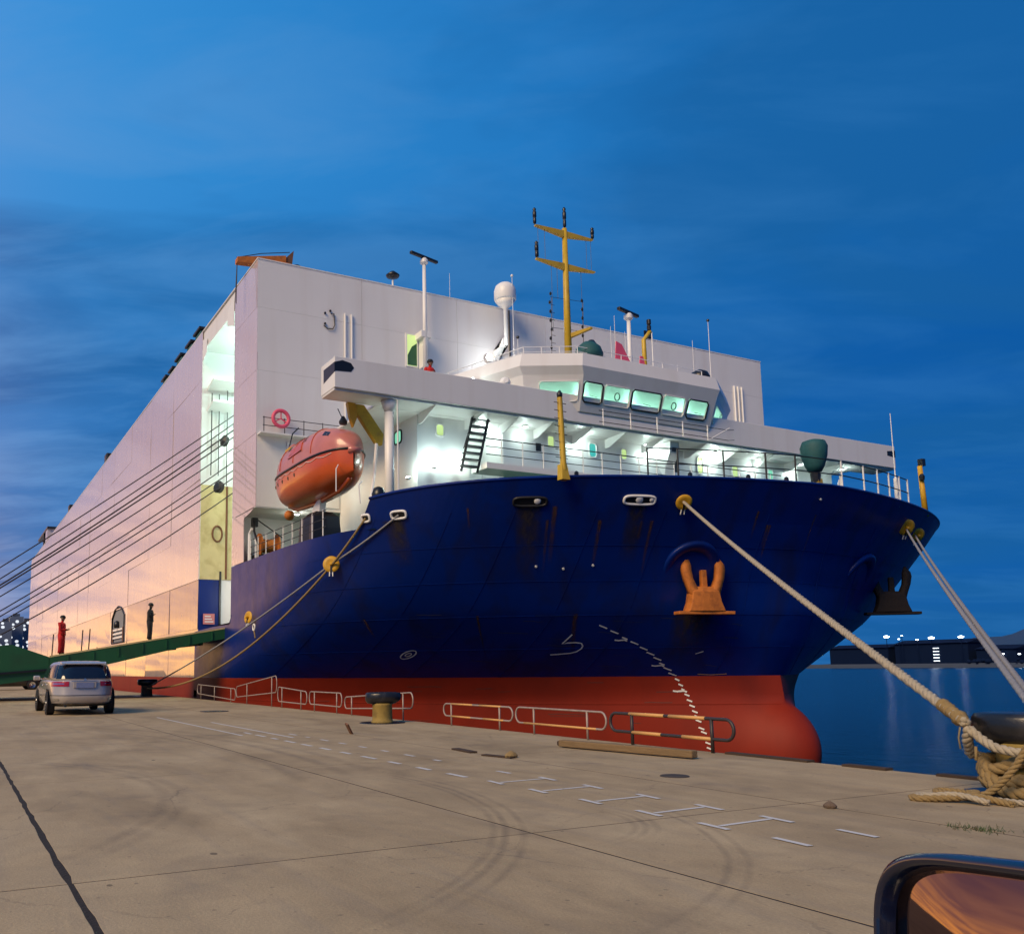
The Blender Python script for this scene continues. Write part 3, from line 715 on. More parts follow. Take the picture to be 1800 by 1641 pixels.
# pilot door: pointed opening in the side with a recess
d0, d1 = DOOR
shape = [(d0+1.0, 3.38), (d1-1.0, 3.38), (d1-1.0, 5.35), (d1-2.2, 5.95), (-69.7, 6.15), (d0+2.2, 5.95), (d0+1.0, 5.35)]
outer = [(d0, 3.35), (d1, 3.35), (d1, 5.4), (d1, 8.55), (-69.7, 8.55), (d0, 8.55), (d0, 5.4)]
m_ = MB()
for k in range(7):
    a, b = k, (k+1) % 7
    if k == 0: 
        m_.quad((outer[0][0], YS, 3.352), (outer[1][0], YS, 3.352), (shape[1][0], YS, shape[1][1]), (shape[0][0], YS, shape[0][1])); continue
    m_.quad((outer[a][0], YS, outer[a][1]), (outer[b][0], YS, outer[b][1]), (shape[b][0], YS, shape[b][1]), (shape[a][0], YS, shape[a][1]))
pd = m_.build('pilot_door', 'side_paint', ship)
MB().tube([(x, YS-.02, z) for x, z in shape+[shape[0]]], 0.07, 6).build('door_frame', 'dark_steel', pd)
MB().prism([(x, YS+.05, z) for x, z in shape], (0, .02, 0)).build('door_recess', 'rope_grey', pd)
MB().lathe([(.22, 4.5), (.25, 4.75), (.2, 4.95), (.08, 5.05)], 12, (-69.7, YS-.1, 0)).build('dark_bundle', 'black_paint', pd, smooth=True)
for z in (3.7, 4.0, 4.3): MB().span((-72.0, YS-.05, z), (-67.4, YS-.02, z+.14)).build('door_barrier_rail', 'white_small', pd)
for x in (-72.0, -67.4): MB().span((x-.2, YS-.06, 3.4), (x+.2, YS-.02, 4.5)).build('door_barrier_post', 'brown_rust', pd)
# stern end, top fittings seen over the side
MB().span((XA, YS, -4), (XA+.5, YP, ZT)).build('transom', 'side_paint', ship)
for x, z, l, mt in ((-47.6, 20.2, 1.3, 'dark_steel'), (-49.6, 20.15, 1.2, 'dark_steel'), (-52.2, 20.2, 1.4, 'dark_steel'), (-54.2, 20.05, 1.1, 'dark_steel'), (-56.2, 20.1, 1.2, 'dark_steel')):
    v_ = MB().span((x-l/2, YS+.25, ZT), (x+l/2, YS+1.6, z)).build('roof_vent', 'teal_cover', ship, bevel=0.12)
    MB().span((x-l/2-.1, YS+.15, z), (x+l/2+.1, YS+1.7, z+.12)).build('vent_hood', 'dark_steel', v_)
MB().span((-80.6, YS+.15, ZT), (-79.4, YS+.9, 20.5)).build('roof_vent', 'dark_steel', ship, bevel=.1)
MB().span((-107.6, YS+.15, ZT), (-106.4, YS+.9, 20.5)).build('roof_vent', 'dark_steel', ship, bevel=.1)
sp = MB().span((-134, YS+.1, ZT), (-131.5, YS+1.2, 21.3)).build('stern_post', 'side_paint', ship)
MB().span((-145.5, YS+.05, 21.3), (-131, YS+1.6, 21.6)).build('post_cap', 'dark_steel', sp)
MB().span((-137.5, YS+.1, ZT), (-137, YS+1.2, 21.3)).build('post_leg', 'dark_steel', sp)
# provisions crane on the corner of the roof
cr = MB().span((-37.9, 12.75, ZT), (-37.2, 13.5, ZT+.75)).build('roof_crane', 'anchor_rust', ship, bevel=.05)
MB().prism([(-37.75, 13.35, ZT+1.15), (-37.75, 11.0, ZT+.62), (-37.75, 11.0, ZT+.38), (-37.75, 12.75, ZT+.5), (-37.75, 13.35, ZT+.2)], (.4, 0, 0)).build('crane_jib', 'anchor_rust', cr)
MB().prism([(-37.7, 13.2, ZT+.9), (-37.7, 13.75, ZT+1.5), (-37.7, 13.6, ZT+.2), (-37.7, 13.1, ZT+.2)], (.3, 0, 0)).build('crane_head', 'brown_rust', cr)
MB().tube([(-37.55, 13.6, ZT+1.45), (-37.55, 12.2, ZT+1.1), (-37.55, 11.0, ZT+.66)], .02, 5).tube([(-37.5, 11.02, ZT+.4), (-37.5, 11.0, ZT-1.6)], .018, 5).tube([(-37.62, 11.05, ZT+.4), (-37.62, 10.98, ZT-1.5)], .018, 5).build('crane_wire', 'wire_dark', cr)
MB().lathe([(.3, 0), (.3, .4)], 14, (-37.3, 13.75, ZT+.3), rot_to((1, 0, 0))).build('crane_drum', 'dark_steel', cr)

# --- ramp slot in the side, lit inside
MB().span((-45.42, YS+.02, ZM), (-45.5, YS+3.3, 18.45)).build('slot_end_wall', 'white_small', ship)
MB().span((-45.40, YS+.05, ZM), (-45.415, YS+1.75, 11.0)).build('slot_yellow_panel', 'pale_yellow', ship)
MB().span((-45.42, YS+.02, 3.0), (-45.5, YS+1.1, ZM-.01)).build('slot_blue_panel', 'hull_blue', ship)
MB().span((-45.42, YS+1.2, 3.0), (-45.5, YS+3.3, ZM-.01)).build('slot_doorway_wall', 'white_small', ship)
MB().span((-45.42, YS+3.2, 3.0), (-39.3, YS+3.3, 18.4)).build('slot_back_wall', 'white_small', ship)
MB().span((-39.36, YS+.1, 8.2), (-39.42, YS+3.3, 18.4)).build('slot_fore_wall', 'white_small', ship)
MB().span((-45.42, YS+.03, 18.36), (-39.38, YS+3.3, 18.46)).build('slot_ceiling', 'white_small', ship)
sl = MB()
sl.prism([(-45.38, YS-.012, 17.75), (-45.38, YS-.012, 18.95), (-44.5, YS-.012, 18.75), (-44.5, YS-.012, 18.0)], (0, .02, 0))
sl.build('slot_hinge_plate', 'white_small', ship); sl = MB()
sl.prism([(-40.6, YS-.012, 18.0), (-40.6, YS-.012, 18.8), (-39.5, YS-.012, 19.0), (-39.5, YS-.012, 17.6)], (0, .02, 0)); sl.build('slot_hinge_plate', 'white_small', ship)
for z, dpt in ((16.2, 1.7), (15.0, 1.2)):
    MB().prism([(-45.4, YS+.3, z), (-44.2, YS+.3, z+.25), (-44.2, YS+2.6, z+.25), (-45.4, YS+2.6, z)], (0, 0, .12)).build('slot_platform', 'white_small', ship)
MB().tube([(-45.2, YS+.5, 11.5), (-45.2, YS+.5, 16)], .03, 6).tube([(-45.2, YS+.9, 11.5), (-45.2, YS+.9, 16)], .025, 6).tube([(-45.2, YS+1.35, 11.0), (-45.2, YS+1.35, 16.4)], .025, 6).build('slot_pipe', 'dark_steel', ship)
sv = MB().lathe([(.28, 0), (.3, .2), (.14, .3)], 16, (-44.8, YS+1.2, 13.3), rot_to((0.3, -1, 0.2))).build('slot_sheave', 'dark_steel', ship)
MB().lathe([(.3, 0), (.34, .2), (.2, .3)], 14, (-44.7, YS+.9, 10.75), rot_to((0.5, -1, 0.2))).build('slot_sheave', 'dark_steel', ship)
MB().tube([(-45.36, YS+.95+.26*cos(a), 8.4+.42*sin(a)) for a in [2*pi*k/16 for k in range(17)]], .05, 6).build('slot_hatch', 'brown_rust', ship)
MB().tube([(-45.38, YS+1.45, 6.0), (-45.38, YS+1.45, 11)], .06, 6).build('slot_pipe', 'brown_rust', ship)
MB().span((-45.44, YS+1.1, 3.2), (-45.36, YS+1.2, 6.4)).build('slot_door_frame', 'black_paint', ship)
MB().span((-45.30, YS+.25, 3.6), (-45.33, YS+.85, 4.15)).build('warning_board', 'sign_red', ship)
for k in range(3): MB().span((-45.28, YS+.33, 3.70+k*.14), (-45.295, YS+.78-.07*k, 3.76+k*.14)).build('warning_line', 'white_small', ship)
MB().span((-45.5, YS+.1, 2.7), (-39.3, YS+6, 3.0)).build('slot_threshold', 'dark_steel', ship)
for z, p in ((17.2, 60), (13.8, 60), (9.2, 9)):
    f_ = MB().span((-42.2, YS+3.05, z-.1), (-41.6, YS+3.2, z+.1)).build('slot_lamp', 'lamp_glow', ship); light('slot_light', (-42.2, YS+2.4, z), p*2.3, f_, (.62, 1.0, .86))
f_ = MB().span((-41.2, YS+3.0, 5.4), (-40.6, YS+3.2, 5.6)).build('slot_lamp', 'lamp_glow', ship); light('slot_light', (-41.4, YS+2.5, 5.2), 55, f_, (1, 1, .95))

# --- navigation bridge deck and its wings
XW = -27.15
wing = MB()
wing.span((XW, YS, 10.9), (XW-.12, 41.9, 12.02))                         # front bulwark
wing.span((XW-.12, YS, 10.9), (XW-1.15, YS+.1, 12.0))
wing.span((XW-1.15, YS, 10.9), (XW-1.25, 13.6, 12.0))
wing.span((XW-.12, 41.8, 10.9), (XW-1.15, 41.9, 11.98))
wing.span((XW-.1, YS+.02, 10.82), (XW-1.24, 41.88, 10.91))
wing.span((XW-1.2, 13.6, 10.80), (-36.0, 40.0, 10.90))
bw = wing.build('bridge_wing', 'white_paint', ship, bevel=.02)
MB().prism([(XW+.004, YS-.006, 11.45), (XW+.004, YS-.006, 11.80), (XW-1.0, YS-.006, 11.80), (XW-1.0, YS-.006, 11.30)], (0, .03, 0)).build('wing_port_hole', 'black_paint', bw)
MB().prism([(XW+.008, YS, 11.48), (XW+.008, YS+.62, 11.52), (XW+.008, YS+.74, 11.68), (XW+.008, YS+.62, 11.84), (XW+.008, YS+.3, 11.9), (XW+.008, YS, 11.8)], (-.03, 0, 0)).build('wing_port_hole', 'black_paint', bw)
MB().prism([(XW+.008, 41.3, 11.5), (XW+.008, 41.92, 11.45), (XW+.008, 41.92, 11.8), (XW+.008, 41.3, 11.72)], (-.03, 0, 0)).build('wing_port_hole', 'black_paint', bw)
for y in (15.58, 17.63, 19.24, 20.9, 22.85, 24.6, 26.65, 29.11, 31.2, 33.4, 35.6, 38.2):
    MB().prism([(XW-.02, y-.02, 10.82), (-28.58, y-.02, 10.82), (-28.58, y-.02, 10.42), (-28.3, y-.02, 10.42)], (0, .05, 0)).build('wing_bracket', 'white_small', ship)
MB().tube([(-27.6, 13.82, ZM), (-27.6, 13.82, 10.84)], 0.17, 20).build('wing_pillar', 'white_small', ship, smooth=True)
MB().tube([(-27.25, 13.99, 6.5), (-27.25, 13.99, 10.8)], 0.03, 8).build('pillar_pipe', 'white_small', ship)
MB().lathe([(.17, 10.4), (.3, 10.8)], 20, (-27.6, 13.82, 0)).build('pillar_head', 'white_small', ship, smooth=True)

# --- accommodation front below the bridge deck
XC = -28.6
def wall_holes(name, o, ux, uz, width, height, holes, material, parent, th=0.10, nrm=None):
    """flat wall in the plane (o, ux, uz) with rectangular openings; returns the object"""
    us = sorted({0.0, width}|{h[0] for h in holes}|{h[1] for h in holes}); vs = sorted({0.0, height}|{h[2] for h in holes}|{h[3] for h in holes})
    o, ux, uz = Vector(o), Vector(ux).normalized(), Vector(uz).normalized(); n = Vector(nrm) if nrm is not None else ux.cross(uz)
    m_ = MB()
    def solid(i, j):
        if i < 0 or j < 0 or i >= len(us)-1 or j >= len(vs)-1: return False
        a, b = (us[i]+us[i+1])/2, (vs[j]+vs[j+1])/2
        return not any(h[0] < a < h[1] and h[2] < b < h[3] for h in holes)
    P = lambda a, b, k: o+ux*a+uz*b-n*(th*k)
    for i in range(len(us)-1):
        for j in range(len(vs)-1):
            if not solid(i, j): continue
            a0, a1, b0, b1 = us[i], us[i+1], vs[j], vs[j+1]
            m_.quad(P(a0, b0, 0), P(a1, b0, 0), P(a1, b1, 0), P(a0, b1, 0)); m_.quad(P(a0, b0, 1), P(a0, b1, 1), P(a1, b1, 1), P(a1, b0, 1))
            for (di, dj, q) in ((-1, 0, (a0, b0, a0, b1)), (1, 0, (a1, b1, a1, b0)), (0, -1, (a1, b0, a0, b0)), (0, 1, (a0, b1, a1, b1))):
                if not solid(i+di, j+dj): m_.quad(P(q[0], q[1], 0), P(q[2], q[3], 0), P(q[2], q[3], 1), P(q[0], q[1], 1))
    return m_.build(name, material, parent)
def porthole(parent, c, n, wd, ht, pane, frame='white_small', name='cabin_window'):
    """rounded window: frame ring, pane set back"""
    n = Vector(n).normalized(); t = Vector((0, 0, 1)).cross(n).normalized(); v = Vector((0, 0, 1)); c = Vector(c)
    def sup(a, sx, sy):
        ca, sa = cos(a), sin(a); return t*(sx*math.copysign(abs(ca)**.5, ca))+v*(sy*math.copysign(abs(sa)**.5, sa))
    A = [2*pi*k/24 for k in range(24)]
    fr = MB().tube([c+n*.02+sup(a, wd/2, ht/2) for a in A+[0]], 0.035, 6, cap=False).build(name, frame, parent, smooth=True)
    MB().quad(*[c+n*.012+sup(a, wd/2-.01, ht/2-.01) for a in A]).build('pane', pane, fr)
    return fr
acc = MB()
acc.span((XC, 15.5, 6.0), (-36.0, 17.8, 10.8))                            # starboard block
acc.span((XC-1.6, 17.8, 6.0), (-36.0, 19.4, 10.8))                        # recess with the stair
acc.span((XC, 19.4, 6.0), (-36.0, 36.5, 10.8))                            # main front
acc.span((XC-.6, 36.5, 6.0), (-36.0, 39.8, 10.8))
ac = acc.build('accommodation_front', 'white_small', ship)
porthole(ac, (XC, 16.5, 10.3), (1, 0, 0), .36, .48, 'pane_lime'); porthole(ac, (-30.15, 15.5, 10.28), (0, -1, 0), .62, .52, 'pane_green', 'dark_steel')
porthole(ac, (XC, 21.75, 10.42), (1, 0, 0), .36, .50, 'pane_lime'); porthole(ac, (XC, 23.92, 10.28), (1, 0, 0), .40, .62, 'pane_teal')
porthole(ac, (XC, 25.62, 10.28), (1, 0, 0), .34, .48, 'pane_lime')
porthole(ac, (XC, 30.05, 10.22), (1, 0, 0), .36, .80, 'pane_lime'); porthole(ac, (XC, 32.25, 10.15), (1, 0, 0), .40, .55, 'pane_lime'); porthole(ac, (XC, 34.6, 10.2), (1, 0, 0), .36, .5, 'pane_green')
MB().span((XC+.02, 21.0, 9.95), (XC, 21.25, 10.28)).build('notice_panel', 'black_paint', ac)
dd = MB().span((XC, 28.2, 9.1), (XC+.05, 28.8, 10.72)).build('deck_door', 'white_small', ac); MB().span((XC+.052, 28.3, 9.75), (XC+.06, 28.7, 10.6)).build('door_window', 'black_paint', dd)
MB().prism([(XC+.0, 27.0, 10.8), (XC+1.0, 27.35, 10.8), (XC+.9, 27.4, 10.35), (XC+.3, 27.7, 9.9), (XC, 27.9, 9.4)], (0, .5, 0)).build('light_shelf', 'white_small', ac)
MB().span((XC+.55, 27.5, 10.40), (XC+.95, 27.84, 10.72)).build('speaker_box', 'black_paint', ac)
# stair between the decks, dark treads
st = MB()
for s_ in (0, .72): st.tube([(-27.9, 17.0+s_, 8.6), (-27.9, 17.55+s_, 10.75)], .055, 6)
for k in range(8):
    t = k/7; st.box((-27.9, 17.36+.55*t, 8.8+1.85*t), (.28, .72, .05))
st.build('deck_stair', 'black_paint', ship)
MB().tube([(-27.6, 16.95, 9.4), (-27.6, 17.4, 10.7)], .02, 5).build('stair_handrail', 'dark_steel', ship)
# balcony with railing in front of the accommodation
MB().span((XC, 17.9, 8.72), (-27.5, 34.0, 8.95)).build('balcony_deck', 'white_small', ship)
rl = MB()
for k in range(1, 4): rl.tube([(-27.52, 17.9, 8.95+.31*k), (-27.52, 34, 8.95+.31*k)], .017 if k < 3 else .024, 6)
rl.build('balcony_rail', 'dark_steel', ship)
y = 18.6
while y < 34: MB().tube([(-27.52, y, 8.93), (-27.52, y, 9.88)], .026, 6).build('balcony_post', 'white_small', ship); y += 0.98
# lamps on the house front (all lit in the photograph)
def lamp(loc, nrm, power, r=.10, nm='deck_lamp', off=.35, col=(0.80, 1.0, 0.90)):
    n = Vector(nrm).normalized(); R_ = rot_to(n)
    b_ = MB().lathe([(r*1.15, -.06), (r*1.25, 0.0), (r*1.25, .03)], 14, loc, R_).build(nm, 'white_small', ship)
    MB().lathe([(r, .031), (r*.85, .05), (r*.3, .06)], 14, loc, R_).build('lamp_glass', 'lamp_glow', b_)
    light('lamp_light', Vector(loc)+n*off, power, b_, col)
lamp((-28.35, 26.7, 10.78), (0.2, 0, -1), 24); lamp((-28.2, 23.0, 10.78), (0, 0, -1), 18); lamp((-28.2, 30.6, 10.78), (0, 0, -1), 21)
lamp((-28.2, 33.4, 10.78), (0, 0, -1), 16); lamp((-28.2, 36.2, 10.78), (0, 0, -1), 16); lamp((-28.0, 39.0, 10.78), (0, 0, -1), 10)
lamp((-28.3, 16.05, 8.75), (.4, 0, .9), 17, .08); lamp((-28.3, 17.2, 8.8), (.4, 0, .9), 17, .08); lamp((-28.6, 15.1, 8.3), (0.2, -.3, .9), 16, .08)
lamp((-29.2, 18.8, 10.78), (0, 0, -1), 18); lamp((-28.2, 20.2, 10.78), (0, 0, -1), 6)
lamp((XF+.25, 23.5, 16.62), (1, -.2, -.1), 30, .16, 'flood_lamp', 1.0, (.95, 1, 1))
lamp((-36.4, 13.6, 8.1), (0, 0, -1), 10, .1, 'deck_lamp', .3, (1, 1, .85)); lamp((-34.6, 14.3, 8.6), (.5, -.8, .3), 14, .1)

# --- wheelhouse: raked windows, lit green inside
ZK, ZS = 12.62, 11.35                                                    # window head and sill
PT = [(-31.5, 18.55), (-27.75, 19.85), (-26.65, 22.0), (-26.65, 29.25), (-28.6, 32.0), (-31.5, 32.6)]   # plan at the window head
PB = [(-31.5, 18.9), (-28.05, 20.15), (-27.11, 22.1), (-27.11, 29.15), (-28.75, 31.6), (-31.5, 32.2)]  # plan at the sill
wh = MB()
wh.quad(*[(x, y, ZS-.02) for x, y in PB]); 
WHO = wh.build('wheelhouse', 'white_paint', ship)
WIN = {1: [(0.26, 0.94)], 2: [(0.01, 0.145), (0.155, 0.345), (0.358, 0.578), (0.59, 0.765), (0.785, 0.945)], 3: [(0.05, 0.60)], 0: [(.2, .8)]}
for i in range(5):
    a, b = Vector((*PB[i], ZS)), Vector((*PB[i+1], ZS)); a2, b2 = Vector((*PT[i], ZK+.1)), Vector((*PT[i+1], ZK+.1))
    wins = WIN.get(i, []); us = [0.0]+[q for w_ in wins for q in w_]+[1.0]
    B = lambda s_, t_: (a.lerp(b, s_)).lerp(a2.lerp(b2, s_), t_)
    nrm = (b-a).cross(a2-a).normalized(); nrm = nrm if nrm.dot(a-Vector((-30.5, 26.4, 12))) > 0 else -nrm
    t0, t1 = 0.27, 0.82
    m_ = MB()
    def slab(s0, s1, q0, q1):
        c_ = [B(s0, q0), B(s1, q0), B(s1, q1), B(s0, q1)]; m_.prism(c_, -nrm*.09)
    slab(0, 1, 0, t0); slab(0, 1, t1, 1)
    for k in range(0, len(us)-1, 2): slab(us[k], us[k+1], t0+.001, t1-.001)
    fc = m_.build('wheelhouse_wall', 'white_paint', WHO)
    for k, (s0, s1) in enumerate(wins):
        c_ = [B(s0, t0), B(s1, t0), B(s1, t1), B(s0, t1)]
        ctr = sum(c_, Vector())/4
        pts = []
        for q in range(4):
            p, nx, pv = c_[q], c_[(q+1) % 4], c_[(q-1) % 4]
            pts += [p+(pv-p).normalized()*.10, p+(nx-p).normalized()*.10]
        fr = MB().tube([p+nrm*.012 for p in pts+[pts[0]]], .028 if (i, k) not in ((2, 0), (2, 2), (2, 4)) else .034, 6, cap=False).build('bridge_window', 'dark_steel' if (i, k) in ((2, 0), (2, 2), (2, 4)) else 'white_small', WHO)
        if i == 2 and k in (1, 3):
            MB().tube([ctr+nrm*.02+(Vector((0, 1, 0))*.13*cos(t)+(c_[3]-c_[0]).normalized()*.15*sin(t)) for t in [2*pi*q/20 for q in range(21)]], .022, 5, cap=False).build('clear_view_screen', 'dark_steel', fr)
        else:
            MB().tube([ctr+nrm*.03+Vector((0, -.18, -.12)), ctr+nrm*.03+Vector((0, .2, -.16))], .012, 4).build('wiper', 'dark_steel', fr)
# bevelled fascia and roof above the windows
cxy = Vector((-30.2, 26.2))
def ringp(pl, k, z): return [(cxy.x+(x-cxy.x)*k, cxy.y+(y-cxy.y)*k, z) for x, y in pl]
MB().rings([ringp(PT, 1.0, ZK+.1), ringp(PT, 1.03, ZK+.42), ringp(PT, 1.0, ZK+.98), ringp(PT, .97, ZK+1.0)]).build('wheelhouse_roof', 'white_paint', WHO)
MB().quad(*ringp(PT, .985, ZK+.09)).build('wheelhouse_ceiling', 'white_small', WHO)
MB().span((-31.6, 20.4, ZS), (-31.7, 32.4, ZK+.1)).build('wheelhouse_back_wall', 'white_small', WHO)
MB().span((-27.6, 22.6, ZS), (-27.9, 28.9, ZS+.28)).build('bridge_console', 'dark_steel', WHO)
for y in (24.2, 27.0, 30.2): light('bridge_light', (-29.6, y, 12.3), 34, WHO, (0.42, 1.0, 0.74), .3)
light('bridge_light', (-29.8, 21.6, 12.3), 18, WHO, (0.42, 1.0, 0.74), .3)
# lit alcove beside the wheelhouse
lamp((-29.6, 18.7, 12.9), (.6, -1, -.3), 8, .1); MB().lathe([(.2, 0), (.22, .15), (.1, .3)], 14, (-28.3, 19.35, 12.45), rot_to((1, -.4, 0.2))).build('search_lamp', 'white_small', ship)
# walkway under the front windows
wk = MB()
for k in range(2): wk.tube([(-26.3, 22.4, 10.75+.45*k), (-26.3, 29.4, 10.75+.45*k), (-26.7, 30.2, 10.95+.45*k)], .016, 5)
wk.build('walkway_rail', 'dark_steel', ship)
for y in (22.6, 24.0, 25.4, 26.8, 28.2): MB().tube([(-26.3, y, 10.62), (-26.3, y, 11.28)], .026, 6).build('walkway_post', 'white_small', ship)
MB().tube([(-26.3, 28.2, 10.62), (-26.3, 29.5, 11.3)], .026, 6).build('walkway_post', 'white_small', ship)

# --- top of the wheelhouse
ZR = ZK+1.0
def rail_run(pts, h, posts, r=.016, name='roof'):
    m_ = MB(); m_.tube([Vector(p)+Vector((0, 0, h)) for p in pts], r, 5); m_.tube([Vector(p)+Vector((0, 0, h*.5)) for p in pts], r*.8, 5); m_.build(name+'_rail', 'white_small', ship)
    for i in range(len(pts)-1):
        for k in range(posts):
            p = Vector(pts[i]).lerp(Vector(pts[i+1]), k/posts); MB().tube([p, p+Vector((0, 0, h))], r*1.1, 5).build(name+'_post', 'white_small', ship)
rail_run([(-31.6, 18.7, ZR-.2), (-28.0, 20.1, ZR-.05), (-27.1, 22.1, ZR), (-27.2, 29.0, ZR), (-28.7, 31.6, ZR), (-31.4, 32.2, ZR)], .42, 3)
mast = MB().tube([(-29, 23.15, ZR), (-29, 23.18, 20.2)], [.17, .11], 12).build('main_mast', 'yellow_paint', ship, smooth=True)
for z, ya, yb in ((19.95, 21.6, 24.7), (18.45, 21.6, 24.75)):
    MB().prism([(-29.06, ya, z+.02), (-29.06, 23.1, z-.18), (-29.06, yb, z+.02), (-29.06, yb, z+.07), (-29.06, 23.1, z+.12), (-29.06, ya, z+.07)], (.14, 0, 0)).build('mast_yard', 'yellow_paint', mast)
MB().prism([(-28.9, 23.15, 15.2), (-28.4, 23.9, 15.55), (-28.4, 23.9, 15.65), (-28.9, 23.15, 15.4)], (.0, .12, 0)).build('mast_bracket', 'yellow_paint', mast)
for y, z, h in ((21.6, 20.05, .75), (23.2, 20.25, .95), (24.72, 20.05, .55), (21.65, 18.55, .75)):
    MB().lathe([(.03, 0), (.075, .08), (.075, h*.35), (.05, h*.4), (.085, h*.45), (.085, h*.75), (.05, h*.8), (.08, h*.9), (.03, h)], 10, (-29, y, z)).build('mast_lantern', 'black_paint', mast, smooth=True)
rg = MB()
for y, z0, z1 in ((21.75, 18.5, 19.95), (22.1, 18.5, 19.9), (24.35, 18.5, 19.95), (24.6, 18.5, 19.95), (22.4, 15.4, 18.4), (22.7, 16.9, 18.4), (24.0, 15.0, 18.4)): rg.tube([(-29, y, z0), (-29, y, z1)], .010, 4)
for k in range(9): rg.tube([(-29, 22.3, 14.2+k*.34), (-29, 24.0, 14.3+k*.34)] if k % 4 == 0 else [(-29, 22.3, 14.2+k*.34), (-29, 22.5, 14.2+k*.34)], .010, 4)
rg.tube([(-29, 22.25, ZR), (-29, 22.35, 16.9)], .018, 4).tube([(-29, 23.95, ZR), (-29, 24.05, 17.1)], .018, 4)
rg.build('mast_rigging', 'dark_steel', mast)
for k in range(7):
    for y in (22.28, 24.0): MB().lathe([(.03, 0), (.05, .05), (.05, .1), (.02, .15)], 8, (-29, y+random.uniform(-.04, .04), 14.6+k*.4)).build('rigging_block', 'dark_steel', mast)
def whip(x, y, z0, z1, r=.014, tip=None, name='whip_antenna'):
    o_ = MB().tube([(x, y, z0), (x, y, lerp(z0, z1, .15)), (x, y, z1)], [r*2, r, r*.6], 6).build(name, 'white_small', ship)
    if tip: MB().lathe([(.02, 0), (.07, .04), (.07, .10), (.02, .14)], 10, (x, y, z1)).build('antenna_tip', tip, o_)
whip(-28.5, 25.1, ZR, 15.9); whip(-28.5, 25.9, ZR, 15.8); whip(-28.8, 25.6, ZR, 16.6); whip(-28.2, 29.6, ZR, 15.9); whip(-28.2, 28.6, ZR, 14.6); whip(-28.8, 31.3, ZR, 17.3, .02, 'black_paint'); whip(-29.5, 20.9, ZR, 15.0, .02, 'black_paint')
whip(-34.5, 24.2, 15, 20.5, .02, 'white_small')
def radar(base, h, arm, name):
    o_ = MB().tube([base, Vector(base)+Vector((0, 0, h))], [.12, .085], 12).build(name, 'white_small', ship, smooth=True); t_ = Vector(base)+Vector((0, 0, h))
    MB().lathe([(.1, 0), (.2, .08), (.2, .22), (.12, .32)], 14, t_).build('radar_gearbox', 'white_small', o_)
    MB().box(t_+Vector((0, 0, .38)), (.16, arm, .13), mtx=Matrix.Rotation(radians(14), 3, 'Z')).build('radar_scanner', 'dark_steel', o_, bevel=.02)
    return o_
radar((-35.3, 19.65, 15.3), 5.25, 1.75, 'radar_mast'); MB().span((-35.85, 19.4, 16.9), (-35.2, 19.95, 17.2)).build('radar_bracket', 'white_small', ship)
radar((-29, 26.6, ZR), 3.0, 1.5, 'radar_mast')
o_ = MB().lathe([(.10, 17.1), (.10, 19.0), (.36, 19.22), (.50, 19.42)], 20, (-35.0, 24.1, 0)).build('dome_pedestal', 'white_small', ship, smooth=True)
MB().lathe([(.50, 19.42), (.55, 19.5), (.55, 19.95), (.47, 20.18), (.3, 20.32), (.06, 20.37)], 24, (-35.0, 24.1, 0)).build('satellite_dome', 'white_small', o_, smooth=True)
MB().prism([(-35.85, 23.9, 17.1), (-35.0, 23.9, 17.1), (-35.0, 23.9, 17.5), (-35.85, 23.9, 16.6)], (0, .3, 0)).build('dome_bracket', 'white_small', ship)
o_ = MB().tube([(-36.2, 18.4, ZT), (-36.2, 18.4, 19.9)], .05, 8).build('round_aerial', 'white_small', ship); MB().lathe([(.05, 0), (.3, .06), (.34, .14), (.1, .34)], 16, (-36.2, 18.4, 20.0)).build('aerial_dome', 'black_paint', o_, smooth=True)
whip(-36.2, 21.6, ZT, 20.9)
o_ = MB().tube([(-28.9, 27.35, ZR), (-28.9, 27.35, 15.8), (-28.9, 27.75, 16.25)], [.11, .10, .10], 10).build('horn_post', 'yellow_paint', ship, smooth=True); MB().lathe([(.09, 0), (.10, .2), (.06, .25), (.10, .3), (.10, .5)], 12, (-28.9, 27.7, 16.3)).build('horn', 'black_paint', o_)
MB().lathe([(.55, 0), (.6, .2), (.5, .5), (.25, .72), (.05, .78)], 18, (-27.5, 23.0, ZR+.12)).build('covered_compass', 'teal_cover', ship, smooth=True); MB().lathe([(.25, 0), (.28, .2), (.12, .45)], 12, (-27.9, 23.5, ZR+.72)).build('covered_compass', 'black_paint', ship, smooth=True)
MB().lathe([(.42, 0), (.45, .2), (.35, .42), (.1, .55)], 18, (-27.6, 29.3, ZR+.1)).build('covered_compass', 'black_paint', ship, smooth=True)
MB().prism([(-27.6, 24.45, ZR), (-27.6, 25.3, ZR+.35), (-27.6, 24.85, ZR+1.1), (-27.6, 24.55, ZR+1.2)], (.05, 0, 0)).build('red_flag', 'pink_ring', ship); MB().prism([(-27.6, 25.75, ZR), (-27.6, 26.2, ZR), (-27.6, 26.0, ZR+.75), (-27.6, 25.85, ZR+.75)], (.05, 0, 0)).build('red_flag', 'pink_ring', ship)
MB().prism([(-27.7, 24.1, ZR), (-27.7, 25.5, ZR), (-27.7, 24.9, ZR+.35), (-27.7, 24.2, ZR+.3)], (.05, 0, 0)).build('flag_locker', 'pink_ring', ship)
o_ = MB().tube([(-33, 31.8, 14), (-33, 31.8, 18.4)], .03, 6).build('flag_pole', 'white_small', ship); MB().span((-33, 31.3, 18.0), (-33.05, 31.75, 18.4)).build('pole_box', 'black_paint', o_)
